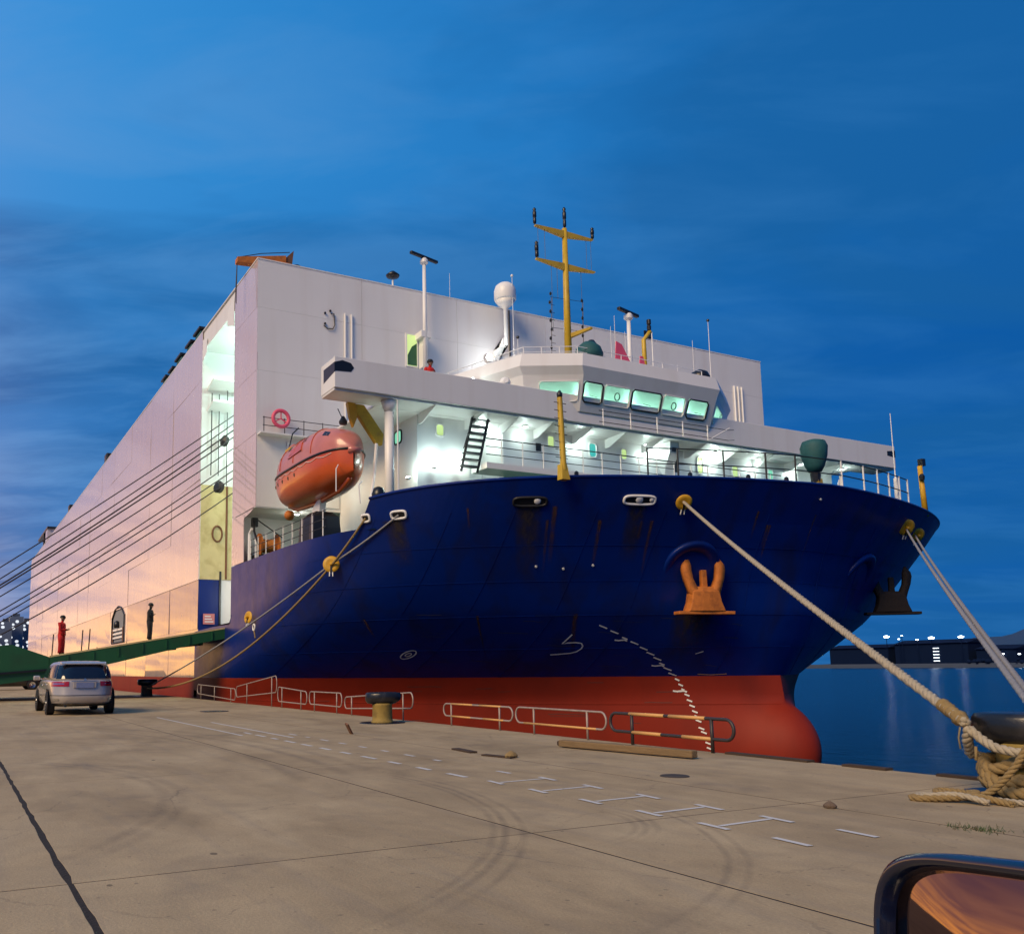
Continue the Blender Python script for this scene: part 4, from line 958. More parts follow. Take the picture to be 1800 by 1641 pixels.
# fittings on the front wall of the house
for y in (15.72, 16.05): MB().tube([(XF+.06, y, 12.1), (XF+.06, y, 17.6)], .045, 6).build('wall_pipe', 'white_small', ship)
for y in (40.8, 41.1, 41.4): MB().tube([(XF+.06, y, 14.5), (XF+.06, y, 17.6)], .06, 6).build('wall_pipe', 'white_small', ship)
MB().tube([(XF+.05, 24.9, 14.5), (XF+.05, 24.9, ZT-.05)], .04, 6).build('wall_pipe', 'dark_steel', ship)
lp = [(15.0, 17.45), (15.15, 17.5), (15.2, 16.95), (15.1, 16.75), (14.85, 16.72), (14.65, 16.85)]
MB().tube([(XF+.05, y, z) for y, z in lp], .025, 5).build('cable_loop', 'dark_steel', ship)
for y, z in ((14.72, 17.45), (14.72, 16.95), (14.98, 17.6)): MB().lathe([(.05, 0), (.05, .06)], 8, (XF+.01, y, z), rot_to((1, 0, 0))).build('wall_stud', 'dark_steel', ship)
od = MB().span((XF+.002, 18.9, 15.55), (XF+.06, 19.55, 17.2)).build('upper_door', 'white_small', ship); MB().span((XF+.062, 18.96, 15.6), (XF+.068, 19.48, 17.14)).build('door_interior', 'pane_lime', od); MB().prism([(XF+.07, 18.97, 15.62), (XF+.07, 19.47, 15.62), (XF+.07, 19.47, 16.75), (XF+.07, 19.2, 16.55), (XF+.07, 18.97, 16.1)], (.004, 0, 0)).build('green_tarpaulin', 'deck_green', od)
MB().span((XF+.05, 19.6, 15.5), (XF+.5, 19.66, 17.2)).build('door_leaf', 'white_small', od)
MB().span((XF-.0, 12.9, 8.35), (XF+.05, 15.4, 11.2)).build('recess_panel', 'white_small', ship, bevel=.02)
MB().span((XF, 14.0, 11.3), (XF+.9, 15.4, 11.42)).build('boat_platform', 'white_small', ship)
br = MB()
for z in (11.75, 12.1): br.tube([(XF+.3, 11.7, z), (XF+.3, 15.3, z)], .018, 5)
br.build('boat_deck_rail', 'dark_steel', ship)
for y in (11.75, 12.7, 13.6, 14.5): MB().tube([(XF+.3, y, 11.4), (XF+.3, y, 12.15)], .02, 5).build('boat_deck_post', 'dark_steel', ship)
MB().span((XF, 11.55, 11.36), (XF+.5, 15.4, 11.42)).build('boat_deck', 'white_small', ship)

# --- mooring deck under the overhang
MB().span((-38.68, YS+.2, ZM), (-38.62, 20, 8.18)).build('mooring_bulkhead', 'white_small', ship)
wn_ = MB().lathe([(.55, 0), (.55, .06), (.3, .08), (.3, .8), (.55, .82), (.55, .88)], 20, (-37.6, 12.2, 6.75), rot_to((0, 1, 0))).build('mooring_winch', 'anchor_rust', ship)
MB().span((-37.9, 12.0, ZM-.05), (-37.3, 13.3, 6.3)).build('winch_bed', 'dark_steel', wn_)
MB().box((-37.4, 11.95, 7.75), (.25, .25, .4)).tube([(-37.4, 11.95, 7.9), (-37.0, 11.8, 7.3), (-36.7, 11.9, 6.7)], .05, 6).tube([(-37.4, 12.05, 7.9), (-36.6, 13.0, 7.0)], .03, 6).build('winch_drive', 'black_paint', ship)
MB().tube([(-37.3, 11.7, 6.0), (-37.3, 11.7, 7.2), (-37.1, 11.75, 7.4)], .08, 8).tube([(-37.0, 11.9, 6.0), (-37.0, 11.9, 7.0)], .06, 8).build('deck_pipe', 'white_small', ship)
dr = MB()
for k in range(1, 4): dr.tube([(-36.9, YS+.12, ZM+.3*k), (-28.6, YS+.28, ZM+.3*k)], .016, 5)
dr.build('deck_edge_rail', 'dark_steel', ship)
for k in range(9): MB().tube([(-36.9+k, YS+.12+.02*k, ZM), (-36.9+k, YS+.12+.02*k, ZM+.95)], .022, 5).build('deck_edge_post', 'white_small', ship)
MB().rings([[(-31.0+.75*sx*q, 12.5+.55*sy*q, z) for sx, sy in ((-1, -1), (-.3, -1.08), (.35, -.95), (1, -1), (1.05, 0), (1, 1), (0, 1.05), (-1, 1))] for z, q in ((ZM, 1.05), (6.5, 1.0), (6.95, .93), (7.15, .6))]).build('covered_windlass', 'black_paint', ship, smooth=False)
MB().prism([(-31.5, 12.3, 7.0), (-31.2, 12.3, 7.4), (-30.75, 12.35, 7.7), (-30.55, 12.35, 7.7), (-30.7, 12.35, 7.0)], (0, .25, 0)).build('lifeboat_cradle', 'white_small', ship)
MB().tube([(-27.4, 12.9, 6.6), (-28.0, 13.4, 8.2), (-28.0, 13.5, 9.3)], .06, 8).build('boat_fall_pipe', 'white_small', ship)
o_ = MB().lathe([(.22, 0), (.24, .25), (.16, .45), (.05, .5)], 12, (-26.2, 12.7, 6.8)).build('covered_reel', 'black_paint', ship, smooth=True)
MB().tube([(-26.6, 12.2, 6.75), (-26.6, 12.15, 7.4), (-26.9, 12.4, 7.6)], .025, 5).build('reel_bracket', 'white_small', o_)
dv = MB().prism([(-28.6, 12.65, 10.82), (-28.6, 13.2, 10.82), (-28.6, 14.0, 9.8), (-28.6, 13.94, 9.38), (-28.6, 13.66, 9.45)], (.22, 0, 0)).build('lifeboat_davit', 'yellow_paint', ship, bevel=.03)
MB().prism([(-28.5, 12.5, 10.82), (-28.5, 12.82, 10.82), (-28.5, 12.9, 10.34), (-28.5, 12.74, 9.92), (-28.5, 12.6, 10.3)], (.18, 0, 0)).build('davit_head', 'mustard_paint', dv)
MB().prism([(-33.6, 12.0, 10.2), (-33.6, 12.6, 10.35), (-33.6, 13.0, 9.9), (-33.6, 12.3, 9.2), (-33.6, 12.0, 9.5)], (.5, 0, 0)).build('davit_arm', 'yellow_paint', dv, bevel=.04)
MB().tube([(-33.4, 12.1, 10.2), (-33.5, 12.3, 10.9), (-33.6, 12.6, 11.2)], .03, 5).build('davit_cable', 'black_paint', dv)

# --- forecastle fittings
for k, (y, xo) in enumerate(((15.9, -.35), )):
    z = 6.9; b0 = Vector((-21.45, 16.78, z+.05))
    fp = MB().prism([b0+Vector((.12, -.15, 0)), b0+Vector((.12, .15, 0)), b0+Vector((.06, .09, .5)), b0+Vector((.06, -.09, .5))], (-.25, 0, 0)).tube([b0+Vector((0, 0, .3)), b0+Vector((0, -.06, 2.62))], [.10, .085], 12).build('light_post', 'yellow_paint', ship)
    MB().lathe([(.07, 0), (.09, .05), (.09, .14), (.06, .18), (.04, .22)], 12, b0+Vector((0, -.06, 2.62))).build('post_lantern', 'black_paint', fp, smooth=True)
    for q in range(8): MB().tube([b0+Vector((.02, -.30, .7+q*.25)), b0+Vector((.02, .16, .68+q*.25))], .012, 5).build('post_rung', 'dark_steel', fp)
b0 = Vector((-21.3, 34.5, 7.0))
fp = MB().tube([b0, b0+Vector((0, -.12, 2.05))], [.11, .09], 12).build('light_post', 'mustard_paint', ship, smooth=True)
MB().box(b0+Vector((0, .02, 2.2)), (.2, .2, .28)).build('post_lantern', 'black_paint', fp); MB().lathe([(.09, 0), (.11, .15), (.05, .25)], 10, b0+Vector((.1, -.2, 1.45))).build('post_lantern', 'black_paint', fp)
sc = MB().prism([(-20.9, 27.25, 6.3), (-20.9, 27.85, 6.3), (-20.9, 27.65, 7.8), (-20.9, 27.45, 7.8)], (.25, 0, 0)).build('deck_light_pedestal', 'yellow_paint', ship)
MB().rings([[(-20.8+r_*.88*cos(a), 27.5+r_*sin(a)*.84, z+.12) for a in [2*pi*k/12 for k in range(12)]] for z, r_ in ((7.95, .26), (8.15, .38), (8.5, .5), (8.85, .54), (9.05, .45), (9.12, .2))]).build('canvas_hood', 'teal_cover', sc, smooth=True)
MB().lathe([(.16, 0), (.18, .3), (.1, .4)], 12, (-20.8, 27.5, 7.7)).build('lamp_neck', 'black_paint', sc)
MB().lathe([(.42, 0), (.45, .5), (.3, .75)], 14, (-21.2, 28.7, 6.9), rot_to((0.2, 1, .2))).build('deck_winch', 'brown_rust', ship); MB().tube([(-20.6, 28.2, 7.0), (-20.9, 28.9, 7.9)], .04, 6).tube([(-20.7, 28.7, 7.0), (-20.7, 28.7, 8.0)], .04, 6).build('winch_lever', 'white_small', ship)
whip(-20.4, 31.4, 7.9, 10.6, .02); MB().tube([(-20.4, 31.4, 7.0), (-20.4, 31.4, 8.1)], .07, 8).build('antenna_base', 'white_small', ship)
# rail round the bow on top of the bulwark
posts = []
for y in (19.6, 20.6, 22.2, 23.8, 25.0, 27.2, 28.6, 29.6, 30.5, 31.4, 32.2): posts.append(hy(y, sheer(hy(y, 7).x)-.02)+Vector((-.06, 0, 0)))
hr = MB()
for h_ in (.45, .95): hr.tube([p+Vector((0, 0, h_)) for p in posts], .02, 6)
hr.build('bow_rail', 'dark_steel', ship)
for i, p in enumerate(posts): MB().tube([p, p+Vector((0, 0, .97))], .03, 6).build('bow_rail_post', 'white_small' if i > 4 else 'dark_steel', ship)  # backlit look put into the colour of the rail and first posts
for y in (17.4, 21.0, 23.1, 24.6):
    p = hy(y, sheer(hy(y, 7).x)); MB().lathe([(.05, 0), (.07, .04), (.07, .14), (.03, .18)], 8, p+Vector((-.08, 0, 0))).build('bulwark_cleat', 'black_paint', ship)

# ================================================================== LIFEBOAT
lb = thing('lifeboat', 'orange enclosed lifeboat hanging from the yellow davit at the ship side', 'lifeboat', (-31.0, 12.45, 7.55))
def boat_section(t):
    """t -1 (far end) .. 1 (near end): half width, keel z, sheer z, top z, x"""
    w_ = 1.08*(1-abs(t)**3.0)**0.55; x = -31.1+3.45*t
    keel = 7.62+0.50*abs(t)**3.2; sh = 8.85+0.10*t*t; top = sh+1.25*(1-abs(t)**3.4)**0.6
    return x, max(w_, .03), keel, sh, max(top, sh+.04)
TS = [-1+2*i/30 for i in range(31)]
lower, upper, belt = [], [], []
for t in TS:
    x, w_, k, s_, tp = boat_section(t)
    yc = 12.45
    lower.append([(x, yc-w_*cos(a)**0.75 if a < pi/2 else yc+w_*abs(cos(a))**0.75, s_-(s_-k)*sin(a)**0.8) for a in [pi*q/18 for q in range(19)]])
    upper.append([(x, yc-w_*.97*math.copysign(abs(cos(a))**0.7, cos(a)), s_+(tp-s_)*sin(a)**0.75) for a in [pi*q/18 for q in range(19)]])
    belt.append((x, w_, s_))
lh = MB().grid(lower).build('boat_hull', 'boat_orange', lb, smooth=True)
cp_ = MB().grid(upper).build('boat_canopy', 'boat_canopy', lb, smooth=True)
MB().tube([(x, 12.45-w_*1.01, z) for x, w_, z in belt]+[(x, 12.45+w_*1.01, z) for x, w_, z in reversed(belt)], .045, 8).build('rubbing_strake', 'black_paint', lb, smooth=True)
MB().tube([(-34.2, 12.45, 7.95), (-33.2, 12.45, 7.66), (-31, 12.45, 7.55), (-28.9, 12.45, 7.66), (-28.0, 12.45, 7.95)], .09, 8).build('boat_keel', 'boat_orange', lb, smooth=True)
MB().lathe([(.05, -.3), (.16, -.15), (.22, 0), (.16, .18), (.05, .25)], 14, (-34.0, 12.35, 7.55), rot_to((1, 0, 0.1))).build('propeller_guard', 'anchor_rust', lb, smooth=True)
for k in range(5):
    t = -.72+.2*k; x, w_, kz, s_, tp = boat_section(t); MB().lathe([(.075, 0), (.075, .02)], 10, (x, 12.45-w_*.965-.012, s_-.32), rot_to((0, -1, -.2))).build('boat_porthole', 'black_paint', lb)
MB().prism([(-31.6, 12.45-1.06, 9.3), (-30.2, 12.45-1.06, 9.35), (-30.3, 12.45-.94, 9.7), (-31.5, 12.45-.94, 9.65)], (0, .05, 0)).build('boat_hatch', 'boat_orange', lb)
MB().box((-33.3, 12.45, 10.1), (.7, .7, .5)).build('steering_tower', 'boat_canopy', lb, bevel=.1)
MB().lathe([(.14, 0), (.16, .1), (.05, .3)], 10, (-28.6, 12.45, 10.05)).tube([(-28.6, 12.45, 10.2), (-29.2, 12.5, 10.8)], .02, 5).build('lifting_hook', 'dark_steel', lb)
MB().tube([(-27.72, 12.25, 8.9), (-27.68, 12.7, 8.9)], .12, 10).build('bow_fender', 'boat_canopy', lb, smooth=True)
MB().tube([(-27.9, 11.95, 8.35), (-27.5, 11.7, 8.1), (-27.5, 11.7, 7.3)], .02, 5).build('boat_painter', 'white_small', lb)
# canopy fittings: side hatch outline, small windows, straps, beaded grab line
def canopy_pt(t, a, k=1.012):
    x, w_, kz, s_, tp = boat_section(t); return Vector((x, 12.45-w_*.97*k*math.copysign(abs(cos(a))**0.7, cos(a)), s_+(tp-s_)*k*sin(a)**0.75))
for t0 in (-.45, .02, .50):
    MB().tube([canopy_pt(t0, a) for a in [.08+2.95*q/16 for q in range(17)]], .018, 5).build('canopy_strap', 'boat_orange', lb)
for t0 in (-.62, -.2, .26, .72):
    c4 = [canopy_pt(t0-.05, .62), canopy_pt(t0+.05, .62), canopy_pt(t0+.05, .88), canopy_pt(t0-.05, .88)]
    MB().quad(*c4).build('canopy_window', 'glass_dark', lb)
hp = [canopy_pt(-.12, .35), canopy_pt(.14, .35), canopy_pt(.14, .95), canopy_pt(-.12, .95)]
MB().tube(hp+[hp[0]], .014, 5).build('side_hatch', 'brown_rust', lb)
gl = []
for i in range(49):
    t = -.85+1.7*i/48; x, w_, kz, s_, tp = boat_section(t); gl.append((x, 12.45-w_*1.02, s_-.10-.07*abs(sin(pi*i/6))))
MB().tube(gl, .010, 5).build('grab_line', 'hull_mark', lb)
# life ring
lr = thing('life_ring', 'pink life ring with spokes hanging on the white rail above the lifeboat', 'life ring', (XF+.36, 12.5, 12.1))
MB().tube([(XF+.38, 12.5+.36*cos(a), 12.1+.36*sin(a)) for a in [2*pi*k/24 for k in range(25)]], .085, 10, cap=False).build('ring', 'pink_ring', lr, smooth=True)
for a in (pi/2, pi/2+2.1, pi/2-2.1): MB().tube([(XF+.38, 12.5, 12.1), (XF+.38, 12.5+.33*cos(a), 12.1+.33*sin(a))], .03, 6).build('grab_line', 'pink_ring', lr)

# ================================================================== ANCHORS
def make_anchor(name, label, y, z, material, lift, face=None):
    n = hnorm(y, z); nh = Vector((n.x, n.y, 0)).normalized(); c = hy(y, z)+nh*lift
    if face is not None: nh = face.normalized()
    t = Vector((0, 0, 1)).cross(nh).normalized()
    an = thing(name, label, 'anchor', tuple(c-Vector((0, 0, .95))), group='bow anchors')
    def P(a, h, q=0.0): return c+t*a+Vector((0, 0, h))+nh*q
    MB().prism([P(-1.0, -.95, -.2), P(1.0, -.95, -.2), P(1.0, -.84, -.2), P(-1.0, -.84, -.2)], nh*.42).build('anchor_foot', material, an, bevel=.02)
    MB().rings([[P(sx*w_, h, sy*d_) for sx, sy in ((-1, -1), (1, -1), (1.08, 0), (1, 1), (.3, 1.15), (-.3, 1.15), (-1, 1), (-1.08, 0))] for h, w_, d_ in ((-.85, .66, .24), (-.55, .54, .24), (-.2, .48, .22), (-.02, .30, .14))]).build('anchor_crown', material, an, bevel=.03)
    for s_ in (-1, 1):
        MB().rings([[P(s_*(cx_+sx*w_), h+sx*s_*0, sy*d_+.04) for sx, sy in ((-1, -1), (1, -1), (1.1, 0), (1, 1), (-1, 1), (-1.1, 0))] for h, cx_, w_, d_ in ((-.45, .28, .17, .17), (-.1, .42, .14, .15), (.25, .56, .13, .13), (.55, .61, .15, .10), (.72, .60, .14, .08), (.95, .56, .03, .03))]).build('anchor_fluke', material, an, smooth=True)
    MB().rings([[P(sx*w_+.05, h, sy*.09-.05) for sx, sy in ((-1, -1), (1, -1), (1, 1), (-1, 1))] for h, w_ in ((-.5, .13), (.1, .10), (.55, .09))]).build('anchor_shank', material, an, bevel=.02)
    return an
make_anchor('anchor', 'rusty orange anchor housed below the starboard bow pocket', 22.62, 3.85, 'anchor_rust', .34)
make_anchor('anchor', 'dark anchor hanging on the far side of the bow, outlined against the sky', 33.3, 4.1, 'anchor_dark', .55, Vector((.78, -.62, 0)))

# ================================================================== VEHICLE RAMP
XR0, XR1 = -40.5, -45.3
def zr(y): return 3.14-0.170*(11.76-y)
rp = thing('loading_ramp', 'dark green steel loading ramp sloping from the ship side down to the quay', 'ramp', (-43, 4, 0))
MB().prism([(XR0, 11.6, zr(11.6)), (XR0, -7.0, .02), (XR0, -7.0, -.0), (XR0, 11.6, zr(11.6)-.12)][:4], (XR1-XR0, 0, 0)).build('ramp_deck', 'ramp_deck', rp)
for x, s_ in ((XR0, .16), (XR1, -.16)):
    MB().prism([(x, 11.7, zr(11.7)+.03), (x, 3.85, zr(3.85)+.03), (x, 3.85, zr(3.85)-.80), (x, 6.5, zr(6.5)-.68), (x, 10.3, zr(10.3)-.44), (x, 11.7, zr(11.7)-.42)], (s_, 0, 0)).build('ramp_girder', 'ramp_green', rp)
    MB().prism([(x+s_*.2, 3.83, zr(3.83)+.05), (x+s_*.2, 2.35, 2.36), (x+s_*.2, 1.7, 2.30), (x+s_*.2, -4.5, .95), (x+s_*.2, -7.0, .05), (x+s_*.2, -3.0, .08), (x+s_*.2, 1.9, .70), (x+s_*.2, 3.83, .98)], (s_*.8, 0, 0)).build('ramp_end_girder', 'ramp_green', rp)
MB().prism([(XR0+.18, 3.9, 1.35), (XR0+.18, -4, .75), (XR0+.18, -4, .66), (XR0+.18, 3.9, 1.26)], (.1, 0, 0)).build('ramp_stiffener', 'black_paint', rp)
MB().prism([(XR0+.17, 11.6, zr(11.6)+.03), (XR0+.17, 3.85, zr(3.85)+.03), (XR0+.17, 3.85, zr(3.85)+.10), (XR0+.17, 11.6, zr(11.6)+.10)], (-.12, 0, 0)).build('ramp_kerb', 'pale_yellow', rp)
for k in range(7):
    y = 10.9-1.05*k
    MB().span((XR0+.16, y-.03, zr(y)-.42), (XR0+.20, y+.03, zr(y)-.02)).build('girder_rib', 'ramp_green', rp)
for k in range(6):
    y = 10.5-1.25*k
    MB().span((XR0-.3, y-.1, zr(y)-.55), (XR1+.3, y+.1, zr(y)-.1)).build('ramp_cross_beam', 'ramp_green', rp)
for y in (3.95, 5.15, 5.45): MB().tube([(XR0+.0, y, zr(y)), (XR0+.0, y+.04, zr(y)+1.0)], .025, 6).build('ramp_stanchion', 'dark_steel', rp)
sc_ = thing('hoisting_wires_frame', 'x', 'x') if False else None
# hoisting wires of the ramp, each one a thing
WIRE = [(14.35, -4.2, 'uppermost'), (13.9, -3.4, 'second highest'), (13.55, -3.1, 'third highest'), (13.2, -2.9, 'fourth from the top'), (12.6, -2.3, 'fifth from the top'),
        (11.9, -1.2, 'fourth from the bottom'), (11.45, -.7, 'third lowest'), (11.05, -.3, 'second lowest'), (10.3, 0.9, 'lowest')]
for i, (z, y, nm) in enumerate(WIRE):
    x0 = -42.9+.35*(i % 3); x1 = -41.2-.5*(i % 4); a = Vector((x0, 12.7, z)); b = Vector((x1, y, max(.7, zr(y)+.9)))
    pts = []
    for k in range(21):
        t = k/20; p = a.lerp(b, t); p.z -= (.22+.05*(i % 3))*4*t*(1-t); pts.append(p)
    tag(MB().tube(pts, .030 if i not in (2, 3) else .038, 6).build('hoisting_wire', 'wire_dark', None, smooth=True, off=tuple(b)), 'dark hoisting wire running to the ramp, %s of the bundle' % nm, 'wire', 'hoisting wires of the ramp')

# ================================================================== MOORING ROPES
def strand_rope(pts, r, seg_len=0.10, pitch=0.42):
    """three twisted strands along a polyline"""
    P = [Vector(p) for p in pts]; cum = [0]
    for i in range(len(P)-1): cum.append(cum[-1]+(P[i+1]-P[i]).length)
    n = int(cum[-1]/seg_len); C_ = []
    j = 0
    for i in range(n+1):
        s_ = cum[-1]*i/n
        while j < len(P)-2 and cum[j+1] < s_: j += 1
        C_.append((P[j].lerp(P[j+1], (s_-cum[j])/(cum[j+1]-cum[j]) if cum[j+1] > cum[j] else 0), s_))
    m_ = MB()
    for k in range(3):
        out = []
        for i, (p, s_) in enumerate(C_):
            t = (C_[min(i+1, n)][0]-C_[max(i-1, 0)][0]).normalized(); a = t.cross(Vector((0, 0, 1))); a = a.normalized() if a.length > 1e-4 else Vector((1, 0, 0)); b = t.cross(a)
            ph = 2*pi*(s_/pitch+k/3); out.append(p+(a*cos(ph)+b*sin(ph))*r*.52)
        m_.tube(out, r*.60, 6)
    return m_
def sag(a, b, s_, n=24): 
    a, b = Vector(a), Vector(b); return [a.lerp(b, i/n)-Vector((0, 0, s_*4*(i/n)*(1-i/n))) for i in range(n+1)]
BOL = Vector((-4.72, 8.78, 0))                                          # big bollard at the right
pa = hy(21.01, 6.50)+hnorm(21.01, 6.5)*.08
tag(strand_rope(sag(pa, (-5.00, 8.42, .66), .10, 40), .050, .07, .30).build('mooring_rope', 'rope_new', smooth=True, off=(-5.00, 8.42, .66)), 'thick pale rope stretched across the bow to the right-hand bollard', 'rope')
# splice and whipping near the bollard
kn = MB()
for k in range(7):
    c = Vector((-5.00, 8.42, .66))+(Vector(pa)-Vector((-5.00, 8.42, .66))).normalized()*(.05+.075*k); dr_ = (Vector(pa)-c).normalized()
    kn.lathe([(.04, -.035), (.058+.022*random.random(), 0), (.04, .035)], 9, c, rot_to(dr_+Vector((random.uniform(-.3, .3), random.uniform(-.3, .3), 0))))
kn.tube([(-5.04, 8.40, .62), (-5.05, 8.38, .52), (-5.04, 8.38, .42)], .008, 5).tube([(-4.92, 8.41, .45), (-4.91, 8.38, .33)], .014, 5)
tag(kn.build('rope_splice', 'rope_tan', smooth=True, off=(-5.00, 8.42, .5)), 'frayed knotted splice where the thick rope meets the right-hand bollard', 'rope splice')
for (y, z, dy, nm, rr, lb_) in ((32.8, 6.40, 0.0, 'rope_grey', .034, 'grey rope from the bow to the right-hand bollard, left of a pair'), (34.1, 6.30, .12, 'rope_grey', .034, 'grey rope from the bow to the right-hand bollard, right of a pair')):
    a = hy(y, z)+hnorm(y, z)*.08; b = Vector((-4.60, 8.78+dy, .78))
    tag(strand_rope(sag(a, b, .12, 36), rr, .07, .30).build('mooring_rope', nm, smooth=True, off=tuple(b)), lb_, 'rope', 'pair of bow ropes')
LB = Vector((-44.3, 8.75, 0))                                           # dark bollard under the ramp
g = hy(12.18, 4.99)+hnorm(12.18, 4.99)*.22
a1 = hy(13.08, 6.25)+hnorm(13.08, 6.25)*.05; a2 = hy(12.42, 6.27)+hnorm(12.42, 6.27)*.05
tag(MB().tube(sag(a1, g, .06, 10)+sag(g, (-44.2, 8.8, .45), .25, 26)[1:], .034, 8).build('mooring_rope', 'rope_grey', smooth=True, off=(-44.2, 8.8, .45)), 'taut grey rope from the bow chock through the yellow disc to the far bollard', 'rope')
tag(MB().tube(sag(a2, g+Vector((0, 0, -.06)), .04, 10)+sag(g+Vector((0, 0, -.06)), (-43.9, 8.7, .38), 1.15, 30)[1:], .042, 8).build('mooring_rope', 'rope_tan', smooth=True, off=(-43.9, 8.7, .38)), 'slack tan rope hanging in a curve from the yellow disc to the far bollard', 'rope')
# rat guards on the ropes
def guard(name, c, n, r, label, material='mustard_paint', thick=.03):
    o_ = thing(name, label, 'rat guard', tuple(c), group='rat guards on the ropes'); R_ = rot_to(n)
    A = [2*pi*k/32 for k in range(32)]
    prof = MB().lathe([(r*.16, -.02), (r*.6, .03), (r*.98, 0.0), (r, -.012), (r*.98, -.03), (r*.16, -.05)], 32, c, R_).build('guard_disc', material, o_, smooth=True)
    n_ = R_ @ Vector((0, 0, 1)); y_ = Vector((0, 0, -1)); y_ = (y_-n_*y_.dot(n_)).normalized(); x_ = y_.cross(n_)
    MB().prism([Vector(c)+n_*.035+x_*r*.10, Vector(c)+n_*.035+x_*r*.13+y_*r*.98, Vector(c)+n_*.035-x_*r*.13+y_*r*.98, Vector(c)+n_*.035-x_*r*.10], -n_*.02).build('guard_slot', 'black_paint', o_)
    MB().lathe([(r*.2, 0), (r*.2, .10), (r*.12, .13)], 12, Vector(c), R_).build('guard_collar', material, o_)
    for s_ in (-1, 1): MB().tube([Vector(c)+y_*r*.9+x_*s_*.05, Vector(c)+y_*(r+.14)+x_*s_*.06], .022, 6).build('guard_clip', 'hull_mark', o_)
    return o_
guard('rat_guard', hy(21.01, 6.50)+hnorm(21.01, 6.5)*.12, hnorm(21.01, 6.5)+Vector((.3, -.3, -.2)), .27, 'yellow disc guard at the top of the thick rope on the bow')
guard('rat_guard', hy(32.7, 6.46)+hnorm(32.7, 6.46)*.10, hnorm(32.7, 6.46)+Vector((.5, -.7, -.15)), .33, 'larger left disc of the two overlapping yellow guards near the stem')
guard('rat_guard', hy(34.2, 6.34)+hnorm(34.2, 6.34)*.12, hnorm(34.2, 6.34)+Vector((.5, -.7, -.15)), .30, 'smaller right disc of the two overlapping yellow guards near the stem')
guard('rat_guard', g, Vector((1, -.55, .1)), .30, 'yellow disc guard holding two ropes together below the forecastle step')
gp = Vector((-36.0, 11.25, 3.42)); guard('rat_guard', gp, Vector((.35, -1, .1)), .27, 'narrow yellow guard seen edge-on near the ship side slot')
o_ = thing('rope_toggle', 'small pale shackle tied on the slack tan rope', 'shackle', (-35.0, 11.2, 2.7))
MB().tube([(-35.0+.13*cos(a), 11.2, 2.95+.13*sin(a)) for a in [2*pi*k/14 for k in range(15)]], .035, 6, cap=False).build('shackle_bow', 'hull_mark', o_); MB().tube([(-35.0, 11.2, 2.85), (-34.8, 11.2, 2.5)], .03, 6).build('shackle_tail', 'rope_tan', o_)

# ================================================================== BOLLARDS
def bollard(name, label, loc, s_, rz, flat=1.0, mats=('bollard_black', 'bollard_yellow')):
    b_ = thing(name, label, 'bollard', loc, rz, 'bollards on the quay')
    MB().lathe([(.30*s_, 0.0), (.30*s_, .04*s_), (.275*s_, .06*s_), (.268*s_, .16*s_), (.262*s_, .46*s_), (.285*s_, .52*s_)], 28).build('bollard_body', mats[1], b_, smooth=True, off=(0, 0, 0))
    rows = []
    for z, k in ((.50, .60), (.52, .86), (.58, .97), (.68, 1.0), (.76, .98), (.80, .92), (.815, .70)):
        rows.append([((.52*s_*k*cos(a)) if cos(a) < 0 else .46*s_*k*cos(a), .30*s_*k*sin(a), z*s_+(0.05*s_*(-cos(a)) if k > .8 and z < .6 and cos(a) < 0 else 0)) for a in [2*pi*q/28 for q in range(28)]])
    MB().rings(rows).build('bollard_head', mats[0], b_, smooth=True, off=(0, 0, 0))
    MB().lathe([(.62*s_, 0), (.60*s_, .012)], 28).build('bollard_shadow', 'black_paint', b_, off=(0, 0, 0))  # thin black disc painted as the shadow round the foot
    return b_
bollard('bollard', 'yellow bollard with flat black head standing alone before the red hull', (-18.03, 8.79, 0), .84, radians(-115))
bollard('bollard', 'big black-headed bollard wound with ropes at the right edge', (BOL.x, BOL.y+.06, 0), 0.92, radians(200))
bollard('bollard', 'dark distant bollard with ropes beyond the silver car', (LB.x, LB.y, 0), 1.0, radians(-100), mats=('bollard_black', 'brown_rust'))
# rope wound on the big bollard, and its loose end on the ground
for k, (z, r_, th) in enumerate(((.09, .37, .055), (.20, .345, .058), (.31, .325, .055))):
    pts = [(BOL.x+(r_+.035*sin(3*a+k)+.02*sin(5*a+2*k))*cos(a), BOL.y+.06+(r_+.035*sin(3*a+k))*sin(a), max(.06, z+.05*sin(a*2+k*1.3)+.02*sin(5*a+k))) for a in [2*pi*q/40 for q in range(41)]]
    tag(strand_rope(pts, th, .035, .22).build('rope_turn', 'rope_tan', smooth=True, off=(BOL.x, BOL.y, 0)), 'turn of thick rope round the right-hand bollard, %s of three' % ('lowest', 'middle', 'topmost')[k], 'rope', 'turns of rope on the bollard')
tag(strand_rope([(-4.98, 8.44, .62), (-5.04, 8.49, .50), (-5.12, 8.66, .36), (-5.04, 8.91, .28), (-4.92, 9.06, .25)], .046, .035, .2).build('rope_eye', 'rope_new', smooth=True, off=(-5.02, 8.56, 0)), 'outer leg of the rope eye round the right-hand bollard', 'rope')
tag(strand_rope([(-4.98, 8.44, .60), (-4.90, 8.46, .52), (-4.76, 8.42, .45), (-4.58, 8.42, .42), (-4.42, 8.52, .42)], .042, .035, .2).build('rope_eye', 'rope_new', smooth=True, off=(-4.92, 8.46, 0)), 'inner leg of the rope eye passing in front of the bollard', 'rope')
